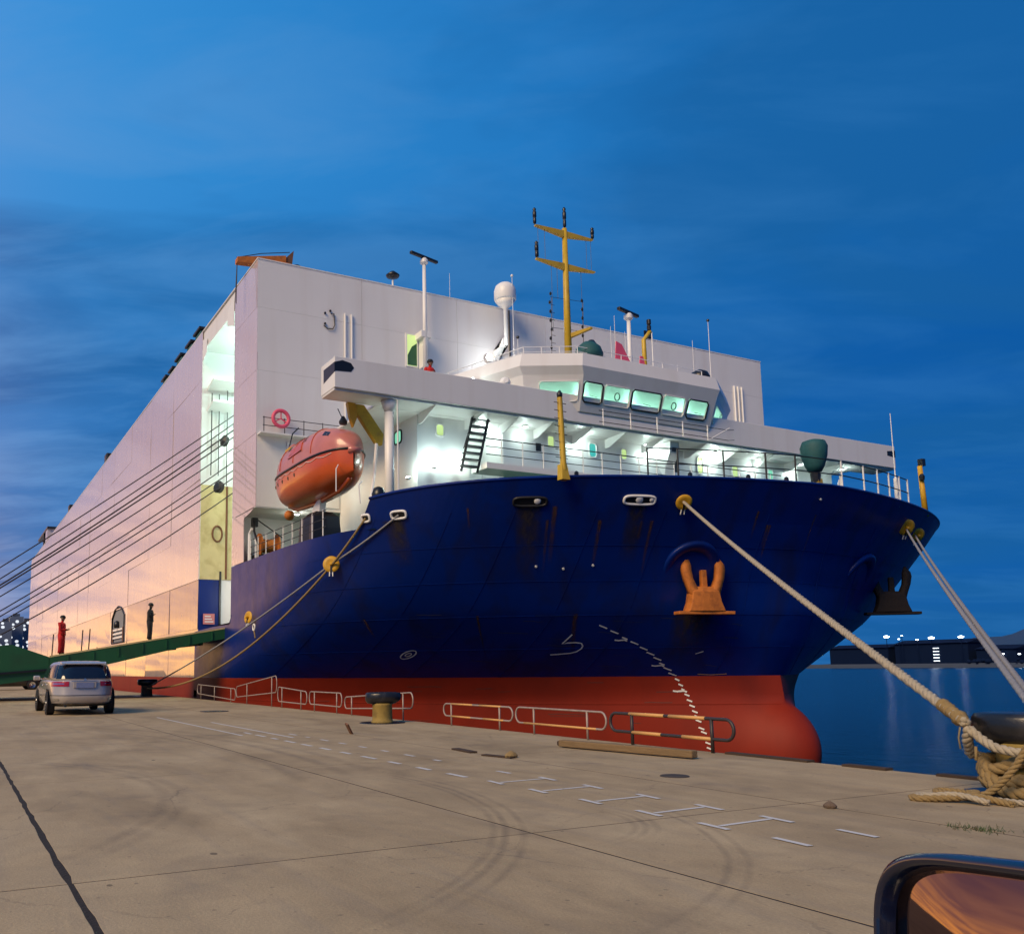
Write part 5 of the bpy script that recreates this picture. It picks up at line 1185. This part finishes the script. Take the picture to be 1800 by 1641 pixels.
coil = [(-4.42, 8.32, .52), (-4.54, 8.28, .30), (-4.70, 8.22, .10), (-4.84, 8.18, .03), (-5.07, 8.21, .025), (-5.24, 8.28, .025), (-5.22, 8.40, .025), (-5.02, 8.38, .03), (-4.87, 8.26, .055), (-4.78, 8.10, .06), (-4.90, 7.96, .03), (-5.04, 7.82, .025), (-5.12, 7.74, .025), (-5.04, 7.72, .025), (-4.87, 7.86, .04), (-4.70, 8.00, .06), (-4.54, 8.06, .03), (-4.44, 8.04, .025)]
def smooth_path(pts, n=8):
    P = [Vector(p) for p in pts]; out = []
    for i in range(len(P)-1):
        p0, p1, p2, p3 = P[max(i-1, 0)], P[i], P[i+1], P[min(i+2, len(P)-1)]
        for k in range(n):
            t = k/n; out.append(.5*((2*p1)+(p2-p0)*t+(2*p0-5*p1+4*p2-p3)*t*t+(3*p1-p0-3*p2+p3)*t**3))
    return out+[P[-1]]
tag(strand_rope(smooth_path(coil), .030, .025, .16).build('loose_rope', 'rope_tan', smooth=True, off=(-4.82, 8.06, 0)), 'loose tan rope end coiled on the concrete below the right-hand bollard', 'rope')
tag(strand_rope(smooth_path([(-4.32, 8.16, .03), (-4.62, 8.14, .03), (-4.92, 8.09, .03), (-5.14, 7.91, .03), (-5.04, 7.76, .04), (-4.82, 7.90, .07), (-4.58, 7.94, .03)]), .026, .025, .16).build('loose_rope', 'rope_new', smooth=True, off=(-4.72, 7.96, 0)), 'second loose rope strand lying under the coil by the right-hand bollard', 'rope')

# ================================================================== QUAY RAILINGS (each section stands by itself)
def railing(label, x0, x1, posts, h0, h1, low, mats, r=.017, band=None, dark=False):
    """x0..x1 along the quay edge; h0,h1 top heights at either end"""
    o_ = thing('quay_railing', label, 'railing', ((x0+x1)/2, 9.56, 0), 0, 'low railings along the quay edge')
    L = x1-x0; rc = min(.13, L*.1)
    top = lambda x: lerp(h0, h1, (x-x0)/L); bot = lambda x: lerp(low[0], low[1], (x-x0)/L)
    def arc(xc, s_):
        zt, zb = top(xc), bot(xc); zm, rz_ = (zt+zb)/2, (zt-zb)/2
        return [(xc+s_*rc*cos(a), 9.56, zm+rz_*sin(a)) for a in [pi/2-pi*k/10 for k in range(11)]]
    right = arc(x1-rc, 1); left = arc(x0+rc, -1)
    loop = right+list(reversed(left))+[right[0]]
    MB().tube(loop, r, 8, cap=False).build('rail_loop', mats[0], o_, smooth=True)
    for x in posts: MB().tube([(x, 9.56, 0), (x, 9.56, top(x)-.005)], r*1.05, 8).build('rail_post', mats[1], o_, smooth=True)
    if band:
        for (a, b, which) in band:
            xa, xb = lerp(x0, x1, a), lerp(x0, x1, b); fn = top if which else bot
            MB().tube([(xa, 9.56, fn(xa)), (xb, 9.56, fn(xb))], r*1.12, 8).build('rail_band', 'band_yellow', o_, smooth=True)
    return o_
railing('far bent pipe railing at the quay edge beside the ramp', -37.6, -32.0, (-37.0, -34.9, -32.6), .62, .52, (.24, .10), ('pipe_pale', 'pipe_pale'))
railing('pale railing tilted upwards, next after the far bent one', -31.9, -27.4, (-30.6, -27.9), .60, 1.02, (.22, .48), ('pipe_pale', 'pipe_pale'))
railing('short pale railing between the tilted one and the gap before the bollard', -27.3, -24.7, (-26.9, -25.2), .66, .55, (.20, .18), ('pipe_pale', 'pipe_pale'))
railing('short pale railing with rounded right end, second left of the yellow bollard', -24.5, -22.1, (-24.1, -22.45), .56, .56, (.20, .19), ('pipe_pale', 'pipe_pale'))
railing('pale railing whose right end hides behind the yellow bollard', -21.9, -18.0, (-21.45, -18.5), .46, .66, (.16, .30), ('pipe_pale', 'pipe_pale'))
railing('pale railing with orange bands on both bars right of the yellow bollard', -16.6, -14.0, (-16.28, -14.45), .455, .46, (.20, .20), ('pipe_pale', 'pipe_pale'), band=((.12, .45, 1), (.55, .85, 1), (.12, .42, 0), (.6, .88, 0)))
railing('middle pale railing behind the old timbers, orange lower bar', -13.9, -11.35, (-13.33, -11.83), .47, .47, (.19, .19), ('pipe_pale', 'pipe_pale'), band=((.1, .9, 0),))
railing('nearest railing with dark ends and orange painted bars', -11.25, -8.75, (-10.75, -9.14), .47, .47, (.19, .19), ('pipe_dark', 'pipe_dark'), r=.024, band=((.18, .48, 1), (.52, .80, 1), (.2, .45, 0), (.62, .84, 0)))

# ================================================================== TIMBERS AND SMALL THINGS ON THE QUAY
tm = MB().box((-9.82, 8.55, .065), (2.35, .13, .10), rz=radians(9)).build('timber_baulk', 'wood_old', off=(-9.8, 8.55, 0), bevel=.015); tag(tm, 'long weathered timber baulk lying on the quay before the nearest railing', 'timber')
tag(MB().box((-10.75, 8.66, .045), (.95, .16, .07), rz=radians(20)).build('timber_offcut', 'wood_dark', off=(-10.7, 8.66, 0), bevel=.015), 'short dark plank lying against the left end of the timber baulk', 'timber')
def pebble(name, label, cat, c, s_, material):
    m_ = MB(); rows = []
    for z, k in ((0, .9), (.35, 1), (.7, .7), (1, .2)):
        rows.append([(c[0]+s_[0]*k*cos(a)*(1+.25*noise.noise(Vector((cos(a)*2, sin(a)*2, z+c[0])))), c[1]+s_[1]*k*sin(a)*(1+.25*noise.noise(Vector((cos(a)*2, sin(a)*2, z+7+c[1])))), c[2]+s_[2]*z) for a in [2*pi*q/12 for q in range(12)]])
    return tag(m_.rings(rows).build(name, material, off=tuple(c)), label, cat)
pebble('stone', 'small brown stone lying alone on the concrete at the right', 'stone', (-5.17, 6.72, .004), (.055, .045, .055), 'rock_brown')
pebble('stone', 'pale stone chip at the joint before the timber baulk', 'stone', (-10.05, 6.82, .004), (.06, .10, .09), 'rope_tan')
tag(MB().box((-10.25, 6.74, .012), (.55, .10, .02), rz=.2).build('rag', 'wood_dark', off=(-10.2, 6.74, 0)), 'dark flat debris lying in the joint beside the pale stone chip', 'debris')
tag(MB().box((-11.2, 6.78, .014), (.62, .12, .022), rz=-.1).build('rag', 'wood_dark', off=(-11.2, 6.78, 0)), 'dark strip of debris at the joint, left of the pale stone chip', 'debris')
tag(MB().box((-15.27, 6.75, .10), (.10, .03, .24), mtx=Matrix.Rotation(.6, 3, 'X') @ Matrix.Rotation(.3, 3, 'Y')).build('twig', 'brown_rust', off=(-15.27, 6.75, 0)), 'small brown stick standing up from the concrete below the yellow bollard', 'stick')
tag(MB().lathe([(.42, 0.001), (.42, .012), (.34, .014)], 24, (-25.9, 7.1, 0)).build('drain_cover', 'black_paint', off=(-25.9, 7.1, 0)), 'round black drain cover in the concrete beyond the painted marks', 'drain cover')
tag(MB().lathe([(.16, .001), (.15, .010), (.08, .012)], 18, (-7.46, 7.21, 0)).build('drain_cover', 'stain_dark', off=(-7.46, 7.21, 0)), 'small dark round cover in the concrete before the nearest railing', 'drain cover')
# weeds in the joint
gm = mat('grass_green', (0.055, 0.085, 0.020), .8, var=.4, vscale=30)
gr = MB()
for k in range(170):
    x = -4.0+random.gauss(0, .10); y = 6.78+random.gauss(0, .07); h_ = .012+.03*random.random(); a = random.random()*6.28; l = .02+.03*random.random()
    gr.quad((x, y, 0), (x+.006*sin(a), y-.006*cos(a), 0), (x+l*cos(a), y+l*sin(a), h_))
tag(gr.build('grass', gm, off=(-4, 6.78, 0)), 'tuft of low weeds growing in the quay joint at the right', 'grass', kind='stuff')

# ================================================================== CARS
def make_car(name, label, loc, rz, paint, group=None, window_down=False):
    o_ = thing(name, label, 'car', loc, rz, group); Z = (0, 0, 0)
    def ring(xa, xb, w_, z, n=44, e=4.2):
        c, hl = (xa+xb)/2, (xb-xa)/2; out = []
        for k in range(n):
            a = 2*pi*k/n; ca, sa = cos(a), sin(a)
            out.append((c+hl*math.copysign(abs(ca)**(2/e), ca), w_*math.copysign(abs(sa)**(2/e), sa), z))
        return out
    LOW = [(.24, -2.15, 2.1, .78), (.32, -2.36, 2.36, .87), (.48, -2.43, 2.43, .90), (.58, -2.42, 2.43, .905), (.66, -2.40, 2.40, .905), (.80, -2.39, 2.30, .90), (.90, -2.38, 2.10, .885), (.97, -2.36, 1.75, .86)]
    UPP = [(.96, -2.355, 1.45, .855), (1.04, -2.33, 1.25, .848), (1.18, -2.24, .98, .812), (1.32, -2.13, .66, .770), (1.41, -2.03, .42, .720), (1.475, -1.88, .18, .645), (1.505, -1.68, -.02, .50), (1.515, -1.3, -.4, .25)]
    if window_down: LOW = [(z*.935, a, b, w_) for z, a, b, w_ in LOW]
    body = MB().rings([ring(a, b, w_, z) for z, a, b, w_ in LOW]).build('car_body', paint, o_, smooth=True, off=Z)
    if window_down:
        MB().rings([ring(a, b, w_, z) for z, a, b, w_ in UPP[4:]]).build('car_roof', paint, o_, smooth=True, off=Z)
        for s_ in (1, -1):
            for xa, xb in ((1.30, .36), (-.15, -.15), (-1.25, -1.25), (-2.26, -2.02)): MB().tube([(xa, s_*.835, .89), (xb, s_*.735, 1.43)], .035, 8).build('window_pillar', paint, o_, off=Z)
    else:
        cab = MB().rings([ring(a, b, w_, z) for z, a, b, w_ in UPP]).build('car_cabin', paint, o_, smooth=True, off=Z)
    def patch(tab, z0, z1, a0, a1, grow, nm, material, par, nz=5, na=10, e=4.2):
        rows = []
        for i in range(nz+1):
            z = lerp(z0, z1, i/nz); xa, xb, w_ = interp(tab, z); c, hl = (xa+xb)/2, (xb-xa)/2; row = []
            for k in range(na+1):
                a = lerp(a0, a1, k/na); ca, sa = cos(a), sin(a)
                row.append((c+(hl+grow)*math.copysign(abs(ca)**(2/e), ca), (w_+grow)*math.copysign(abs(sa)**(2/e), sa), z))
            rows.append(row)
        return MB().grid(rows).build(nm, material, par, smooth=True, off=Z)
    patch(UPP, 1.01, 1.43, pi-.80, pi+.80, .008, 'rear_window', 'glass_dark', o_, 6, 20)
    for s_ in (1, -1):
        for a0, a1 in (((.35*pi+.02, .52*pi), (.535*pi, .66*pi), (.672*pi, .735*pi)) if not (window_down and s_ == 1) else ((.66*pi, .72*pi), )):
            patch(UPP, 1.03, 1.40, s_*a0, s_*a1, .007, 'side_window', 'glass_dark', o_, 5, 8)
        tl = patch(LOW, .80, .935, s_*(pi-1.0), s_*(pi-.20), .010, 'tail_light', 'tail_red', o_, 3, 14)
        patch(LOW, .865, .885, s_*(pi-.9), s_*(pi-.35), .013, 'light_strip', 'chrome', tl, 1, 10)
        patch(LOW, .40, .46, s_*(pi-.85), s_*(pi-.55), .012, 'reflector', 'chrome', o_, 2, 6)
        if not (window_down and s_ == 1): mr = MB().box((.95, s_*.98, 1.02), (.12, .20, .15)).build('door_mirror', paint, o_, bevel=.04, off=Z)
        MB().box((.1, s_*.90, .82), (.20, .03, .03)).build('door_handle', 'chrome', o_, bevel=.01, off=Z); MB().box((-.95, s_*.90, .84), (.20, .03, .03)).build('door_handle', 'chrome', o_, bevel=.01, off=Z)
        patch(LOW, .70, .86, s_*.12, s_*.75, .010, 'headlight', 'chrome', o_, 3, 8)
    patch(UPP, 1.04, 1.44, -.62, .62, .008, 'windscreen', 'glass_dark', o_, 6, 18)
    patch(LOW, .545, .56, pi-1.25, pi+1.25, .006, 'bumper_seam', 'black_paint', o_, 1, 24)
    patch(LOW, .25, .33, pi-1.2, pi+1.2, .010, 'lower_valance', 'black_paint', o_, 2, 24)
    MB().box((-2.405, 0, .855), (.03, .62, .20)).build('plate_recess', paint, o_, bevel=.02, off=Z)
    pl = MB().box((-2.425, 0, .83), (.02, .46, .15)).build('number_plate', 'plate_blue', o_, off=Z)
    MB().box((-2.415, 0, .945), (.02, .72, .022)).build('chrome_trim', 'chrome', o_, off=Z); MB().lathe([(.04, 0), (.035, .02)], 12, (-2.40, 0, .985), rot_to((-1, 0, 0))).build('badge', 'chrome', o_, off=Z)
    MB().prism([(-1.94, -.62, 1.45), (-2.12, -.60, 1.405), (-2.12, .60, 1.405), (-1.94, .62, 1.45)], (0, 0, .035)).build('roof_spoiler', paint, o_, bevel=.01, off=Z)
    MB().tube([(-2.30, -.05, 1.04), (-2.26, .32, 1.10)], .012, 5).build('rear_wiper', 'black_paint', o_, off=Z)
    MB().tube([(-2.3, .5, .28), (-2.48, .5, .27)], .035, 10).build('exhaust_pipe', 'dark_steel', o_, off=Z)
    for x in (-1.45, 1.60):
        for s_ in (1, -1):
            R_ = rot_to((0, s_, 0))
            MB().lathe([(.385, 0), (.385, .005)], 28, (x, s_*.902, .36), R_).build('wheel_arch', 'black_paint', o_, off=Z)
            w_ = MB().lathe([(.20, -.20), (.30, -.20), (.325, -.16), (.328, -.02), (.31, .02), (.22, .03), (.21, .0)], 32, (x, s_*.90, .328), R_).build('wheel', 'rubber', o_, smooth=True, off=Z)
            MB().lathe([(.215, -.02), (.21, .012), (.06, .006), (.05, .02)], 24, (x, s_*.90, .328), R_).build('rim', 'chrome', w_, off=Z)
            for q in range(6):
                a = 2*pi*q/6; MB().box(Vector((x, s_*.915, .328))+R_ @ Vector((.13*cos(a), .13*sin(a), .004)), (.02, .02, .02)).build('spoke', 'car_silver', w_, off=Z)
    return o_
make_car('parked_car', 'silver minivan parked on the quay, seen from behind', (-28.35, 3.43, 0), pi, 'car_silver', 'parked cars')
make_car('parked_car', 'low dark car parked far off under the green ramp at the left edge', (-67.0, 3.6, 0), radians(95), 'car_black', 'parked cars')

# ================================================================== PEOPLE
def make_person(name, label, loc, rz, top, bottom, head_cover, pose):
    """body grown with a Skin modifier over a posed skeleton (metres, facing +X local), then one continuous mesh"""
    o_ = thing(name, label, 'person', loc, rz)
    J = {'pelvis': (0, 0, .95, .155), 'waist': (0, 0, 1.08, .135), 'chest': (.0, 0, 1.30, .155), 'neckb': (.01, 0, 1.46, .075), 'neck': (.03, 0, 1.52, .055), 'headb': (.045, 0, 1.58, .085), 'head': (.05, 0, 1.67, .098), 'crown': (.04, 0, 1.74, .06)}
    E_ = [('pelvis', 'waist'), ('waist', 'chest'), ('chest', 'neckb'), ('neckb', 'neck'), ('neck', 'headb'), ('headb', 'head'), ('head', 'crown')]
    for s_, q in ((1, 'l'), (-1, 'r')):
        hip, knee, ank, toe = pose['leg_'+q]; sh, elb, wr = pose['arm_'+q]
        J['hip'+q] = (*hip, .095); J['knee'+q] = (*knee, .068); J['ank'+q] = (*ank, .048); J['toe'+q] = (*toe, .040)
        J['sh'+q] = (*sh, .075); J['elb'+q] = (*elb, .050); J['wr'+q] = (*wr, .034)
        w_, e_ = Vector(wr), Vector(elb); d_ = (w_-e_).normalized(); pm = w_+d_*.05; J['palm'+q] = (*pm, .034)
        E_ += [('pelvis', 'hip'+q), ('hip'+q, 'knee'+q), ('knee'+q, 'ank'+q), ('ank'+q, 'toe'+q), ('chest', 'sh'+q), ('sh'+q, 'elb'+q), ('elb'+q, 'wr'+q), ('wr'+q, 'palm'+q)]
        sd_ = d_.cross(Vector((0, 0, 1))); sd_ = sd_.normalized() if sd_.length > .1 else Vector((0, 1, 0))
        for k, (o1, ln) in enumerate(((-.026, .062), (-.009, .072), (.009, .068), (.026, .055))):
            a = pm+d_*.03+sd_*o1; b = a+d_*ln*.55; c = b+(d_*.6+Vector((0, 0, -.6)))*ln*.5
            J['f%d%s' % (k, q)] = (*b, .009); J['g%d%s' % (k, q)] = (*c, .008); E_ += [('palm'+q, 'f%d%s' % (k, q)), ('f%d%s' % (k, q), 'g%d%s' % (k, q))]
        tb = w_+d_*.02+sd_*.045; J['th'+q] = (*tb, .010); J['tt'+q] = (*(tb+d_*.035+sd_*.008), .008); E_ += [('wr'+q, 'th'+q), ('th'+q, 'tt'+q)]
    names = list(J); idx = {n_: i for i, n_ in enumerate(names)}
    me = bpy.data.meshes.new(name+'_skeleton'); me.from_pydata([J[n_][:3] for n_ in names], [(idx[a], idx[b]) for a, b in E_], []); me.update()
    tmp = bpy.data.objects.new('tmp', me); COL.objects.link(tmp)
    md = tmp.modifiers.new('skin', 'SKIN'); md.use_smooth_shade = True
    for i, n_ in enumerate(names):
        sv_ = me.skin_vertices[0].data[i]; r_ = J[n_][3]; sv_.radius = (r_, r_); sv_.use_root = (n_ == 'pelvis')
    tmp.modifiers.new('sub', 'SUBSURF').levels = 1
    dg = bpy.context.evaluated_depsgraph_get(); dg.update(); ev = tmp.evaluated_get(dg); nm = bpy.data.meshes.new_from_object(ev)
    bpy.data.objects.remove(tmp)
    body = bpy.data.objects.new('body', nm); COL.objects.link(body); body.parent = o_
    nm.materials.clear()
    for m_ in (top, bottom, 'skin_tone', 'hair_black', 'black_paint'): nm.materials.append(MATS[m_])
    wl, wr_ = Vector(pose['arm_l'][2]), Vector(pose['arm_r'][2])
    for p in nm.polygons:
        c = p.center; p.use_smooth = True
        near = min((c-wl).length, (c-wr_).length)
        if c.z > 1.535: p.material_index = 2 if (c.x > .07 and c.z < 1.70) else 3
        elif near < .02 or any(Vector((c-w_)).dot((w_-e_).normalized()) > 0 and (c-w_).length < .2 for w_, e_ in ((wl, Vector(pose['arm_l'][1])), (wr_, Vector(pose['arm_r'][1])))): p.material_index = 2
        elif c.z < .10: p.material_index = 4
        else: p.material_index = 0 if c.z > .98 else 1
    # loose clothing: trouser legs and jacket skirt over the body, and a head cover
    MB().rings([[(.02+r_*cos(a)*.8, r_*sin(a)*1.12, z) for a in [2*pi*k/16 for k in range(16)]] for z, r_ in ((.90, .195), (1.02, .185), (1.18, .178), (1.34, .185), (1.45, .13))]).build('jacket', top, o_, smooth=True, off=(0, 0, 0))
    for q in 'lr':
        hip, knee, ank, toe = pose['leg_'+q]; MB().tube([Vector(hip)+Vector((0, 0, .05)), Vector(hip).lerp(Vector(knee), .5), knee, Vector(knee).lerp(Vector(ank), .6), Vector(ank)+Vector((0, 0, .03))], [.125, .108, .095, .088, .092], 14).build('trouser_leg', bottom, o_, smooth=True, off=(0, 0, 0))
    for s_ in (1, -1):
        MB().lathe([(.002, -.012), (.012, 0), (.002, .012)], 8, (.138, s_*.033, 1.665)).build('eye', 'hair_black', o_, off=(0, 0, 0))
        MB().lathe([(.004, -.03), (.016, 0), (.004, .03)], 8, (.045, s_*.098, 1.655)).build('ear', 'skin_tone', o_, off=(0, 0, 0))
    MB().prism([(.140, -.012, 1.625), (.165, 0, 1.622), (.140, .012, 1.625), (.140, 0, 1.665)][:3], (-.008, 0, .035)).build('nose', 'skin_tone', o_, off=(0, 0, 0)); MB().box((.136, 0, 1.592), (.01, .045, .008)).build('mouth', 'brown_rust', o_, off=(0, 0, 0))
    MB().lathe([(.118, 0), (.122, .03), (.112, .07), (.08, .11), (.02, .13)], 16, (.035, 0, 1.655)).build('head_cover', head_cover, o_, smooth=True, off=(0, 0, 0))
    return o_
stand = dict(leg_l=((0, .10, .90), (.02, .11, .50), (0, .11, .09), (.15, .13, .04)), leg_r=((0, -.10, .90), (.02, -.11, .50), (-.01, -.11, .09), (.14, -.13, .04)))
phone = dict(stand, arm_l=((0, .20, 1.40), (.04, .25, 1.13), (.25, .09, 1.15)), arm_r=((0, -.20, 1.40), (.04, -.25, 1.13), (.25, -.07, 1.15)))
relax = dict(stand, arm_l=((0, .20, 1.40), (-.02, .25, 1.12), (.06, .25, .87)), arm_r=((0, -.20, 1.40), (.02, -.25, 1.13), (.17, -.08, 1.22)))
make_person('person', 'person in a red coverall standing on the ramp and looking down at their hands', (XR0-.35, 4.35, zr(4.35)+.005), radians(60), 'coverall_red', 'coverall_red', 'hair_black', phone)
make_person('person', 'person in dark clothes standing higher up on the ramp near the ship', (XR0-.45, 8.15, zr(8.15)+.005), radians(70), 'cloth_black', 'cloth_black', 'hair_black', relax)
make_person('person', 'person in a red jacket standing on the bridge wing behind the white bulwark', (-27.75, 15.62, 10.92), radians(10), 'coverall_red', 'coverall_red', 'hair_black', relax)
# white marker post on the far side of the ramp
wp = thing('marker_post', 'short white post with a rounded top at the left end of the ramp', 'post', (XR0-3.6, 1.9, zr(1.9)))
MB().lathe([(.10, 0), (.10, .85), (.07, .9)], 14, (XR0-3.6, 1.9, zr(1.9))).build('post_shaft', 'white_small', wp, smooth=True); MB().lathe([(.05, .9), (.16, 1.05), (.14, 1.25), (.04, 1.35)], 14, (XR0-3.6, 1.9, zr(1.9))).build('post_cap', 'pipe_pale', wp, smooth=True)

# ================================================================== CAR MIRROR OF THE VEHICLE THE PICTURE WAS TAKEN FROM
def px_ray(u_, v_): return (r3*((u_-684.66)/1544.13)-u3*((v_-979.75)/1544.13)+f2)
mc = Vector((0.0, 0.0, 1.2))+Vector((-0.4819, 0.8297, -0.2816))*0.60
mm = mat('mirror_paint', (0.004, 0.006, 0.024), .22, coat=.7)
CAR0, CARZ = Vector((.86, -.44, 0)), pi/2
car0 = make_car('parked_car', 'dark car close to the camera whose wing mirror fills the bottom right corner', tuple(CAR0), CARZ, mm, 'parked cars', True)
dview = (mc-Vector((0, 0, 1.2))).normalized(); refl = Vector((-.88, -.46, -.09)).normalized()
nm_ = (refl-dview).normalized(); hx_ = Vector((0, 0, 1)).cross(nm_).normalized(); vz_ = nm_.cross(hx_)
hx_, vz_ = hx_*cos(.11)+vz_*sin(.11), vz_*cos(.11)-hx_*sin(.11)
RI = Matrix.Rotation(-CARZ, 3, 'Z'); mc = RI @ (mc-CAR0); nm_, hx_, vz_ = RI @ nm_, RI @ hx_, RI @ vz_          # into the car's own frame
mir = MB().tube([mc+Vector((.02, -.05, -.045)), mc+Vector((.05, -.30, -.20))], .022, 10).build('wing_mirror', mm, car0, smooth=True, off=(0, 0, 0))
def srect(a, sx, sy, e=4.2):
    ca, sa = cos(a), sin(a); return (sx*math.copysign(abs(ca)**(2/e), ca), sy*math.copysign(abs(sa)**(2/e), sa))
AA = [2*pi*k/56 for k in range(56)]
def mring(sx, sy, q): return [mc+hx_*srect(a, sx*.612, sy*.612)[0]+vz_*srect(a, sx*.612, sy*.612)[1]+nm_*q*.612 for a in AA]
MB().grid([mring(.133, .092, -.012), mring(.136, .095, .004), mring(.142, .101, .010), mring(.148, .107, .004), mring(.150, .109, -.02), mring(.140, .10, -.07), mring(.10, .07, -.105), mring(.03, .02, -.115)], True).build('mirror_housing', mm, mir, smooth=True, off=(0, 0, 0))
mg = mat('mirror_glass', (0.14, 0.095, 0.10), .04, metal=1.0)
rows = []
for k in (1.0, .75, .5, .25, .02): rows.append([mc+hx_*srect(a, .082*k, .057*k)[0]+vz_*srect(a, .082*k, .057*k)[1]+nm_*(-.005+.005*(1-k*k)) for a in AA])
MB().grid(rows, True).build('mirror_glass', mg, mir, smooth=True, off=(0, 0, 0))

# ================================================================== FAR SHORE THINGS
for i, (x, w_, h_, lb_) in enumerate(((-640, 70, 19, 'long dark quayside shed across the water, left of the white lights'), (-560, 75, 22, 'tall dark quayside block across the water behind the three bow ropes'), (-497, 36, 15, 'low dark shed across the water at the right of the ropes'))):
    o_ = thing('harbour_shed', lb_, 'building', (x, 905, 0), group='sheds on the far shore')
    MB().span((x-w_/2, 895, ZW), (x+w_/2, 930, h_)).build('shed_wall', 'far_dark', o_); MB().prism([(x-w_/2-1, 893, h_), (x+w_/2+1, 893, h_), (x+w_/2+1, 912, h_+4), (x-w_/2-1, 912, h_+4)], (0, 20, 0)).build('shed_roof', 'far_dark', o_)
    if i == 1:
        for k in range(5): MB().span((x+3, 894.6, 4+k*3.2), (x+9, 894.9, 4.35+k*3.2)).build('lit_window', 'far_lamp', o_)
for i, (u_, v_, s_, lb_) in enumerate(((1558, 1119, 2.6, 'bright lamp over the far shed, leftmost of the big ones'), (1637, 1121, 2.6, 'bright lamp over the far shore, right of the small cluster'), (1689, 1119, 2.3, 'bright lamp on the far shore just behind the bow ropes'), (1585, 1117, .8, 'tiny upper light in the cluster on the far shore'), (1580, 1123, .9, 'tiny lower light in the cluster on the far shore'), (1612, 1124, 1.1, 'small flat light between the two big lamps on the far shore'), (1739, 1128, .9, 'small light at the foot of the pointed hill'), (1763, 1149, 1.0, 'small light low on the shore below the pointed hill'), (1792, 1149, 1.0, 'small light low on the shore at the right edge'))):
    d_ = px_ray(u_, v_); p = Vector((0, 0, 1.2))+d_*(890/d_.y)
    o_ = thing('harbour_lamp', lb_, 'lamp', (p.x, p.y, ZW), group='lamps on the far shore')
    MB().tube([(p.x, p.y, ZW), (p.x, p.y, p.z)], .3, 6).build('lamp_post', 'far_dark', o_); MB().rings([[(p.x+s_*k*cos(a)*1.3, p.y, p.z+s_*h_+s_*k*.25*sin(a)) for a in [2*pi*q/10 for q in range(10)]] for k, h_ in ((.5, -.3), (1, 0), (.5, .3))]).build('lamp_head', 'far_lamp', o_)
def tree_line(x, y, w_, h_, lb_):
    m_ = MB()
    for k in range(26):
        c = Vector((x+random.uniform(-w_/2, w_/2), y+random.uniform(-6, 6), ZW+random.uniform(.3, .9)*h_)); r_ = h_*random.uniform(.14, .3)
        m_.rings([[(c.x+r_*q*cos(a)*(1+.3*random.uniform(-1, 1)), c.y+r_*q*sin(a), c.z+r_*hh) for a in [2*pi*j/8 for j in range(8)]] for q, hh in ((.4, -.8), (1, -.2), (.9, .4), (.3, .9))])
    t_ = thing('far_tree_clump', lb_, 'trees', (x, y, ZW), group='trees on the far shore'); m_.build('tree_crowns', 'far_dark', t_); MB().tube([(x, y, ZW), (x, y, ZW+h_*.6)], .8, 6).build('tree_trunk', 'far_dark', t_)
tree_line(-505, 885, 22, 9, 'dark clump of trees at the waterside under the pointed hill'); tree_line(-478, 885, 24, 8, 'dark clump of trees at the waterside by the right edge')
# city towers on the left horizon
def tower_mat():
    m = bpy.data.materials.new('tower_wall'); m.use_nodes = True; nt = m.node_tree; b = nt.nodes['Principled BSDF']; h = NT(nt)
    oc = nt.nodes.new('ShaderNodeTexCoord').outputs['Object']; b.inputs['Base Color'].default_value = (.13, .17, .24, 1); b.inputs['Roughness'].default_value = .8
    bk = nt.nodes.new('ShaderNodeTexVoronoi'); bk.inputs['Scale'].default_value = 1.0; nt.links.new(h.mapping(oc, sc=(.22, .22, .25)), bk.inputs['Vector'])
    rn = h.sep(bk.outputs['Color']); lit = h.m('MULTIPLY', h.m('GREATER_THAN', rn[0], .66), h.m('LESS_THAN', bk.outputs['Distance'], .34))
    b.inputs['Emission Color'].default_value = (.9, .95, 1, 1); nt.links.new(h.m('MULTIPLY', lit, .45), b.inputs['Emission Strength'])
    return m
TM = tower_mat()
for i, (y, w_, h_, x, lb_) in enumerate(((34, 14, 42, -900, 'leftmost pale grey tower block on the city skyline'), (45, 10, 47, -880, 'slim tower second from the left on the city skyline'), (55, 12, 53, -900, 'tallest tower block beside the stern on the city skyline'), (66, 11, 50, -920, 'tower block half hidden by the ship stern'), (24, 12, 38, -860, 'low tower block at the extreme left edge'))):
    o_ = thing('tower_block', lb_, 'building', (x, y, 0), group='city towers'); MB().span((x-8, y-w_/2, 0), (x+8, y+w_/2, h_)).build('tower_wall', TM, o_); MB().span((x-3, y-w_/4, h_), (x+3, y+w_/4, h_+3)).build('roof_plant', 'far_wall', o_)
tag(MB().prism([(-1100, -150, 0), (-1100, 30, 26), (-1100, 120, 40), (-1100, 300, 0)], (-300, 0, 0)).build('city_hill', 'far_hill_haze'), 'dark hillside behind the city towers', 'hill', kind='structure')
# photographer's surroundings end here
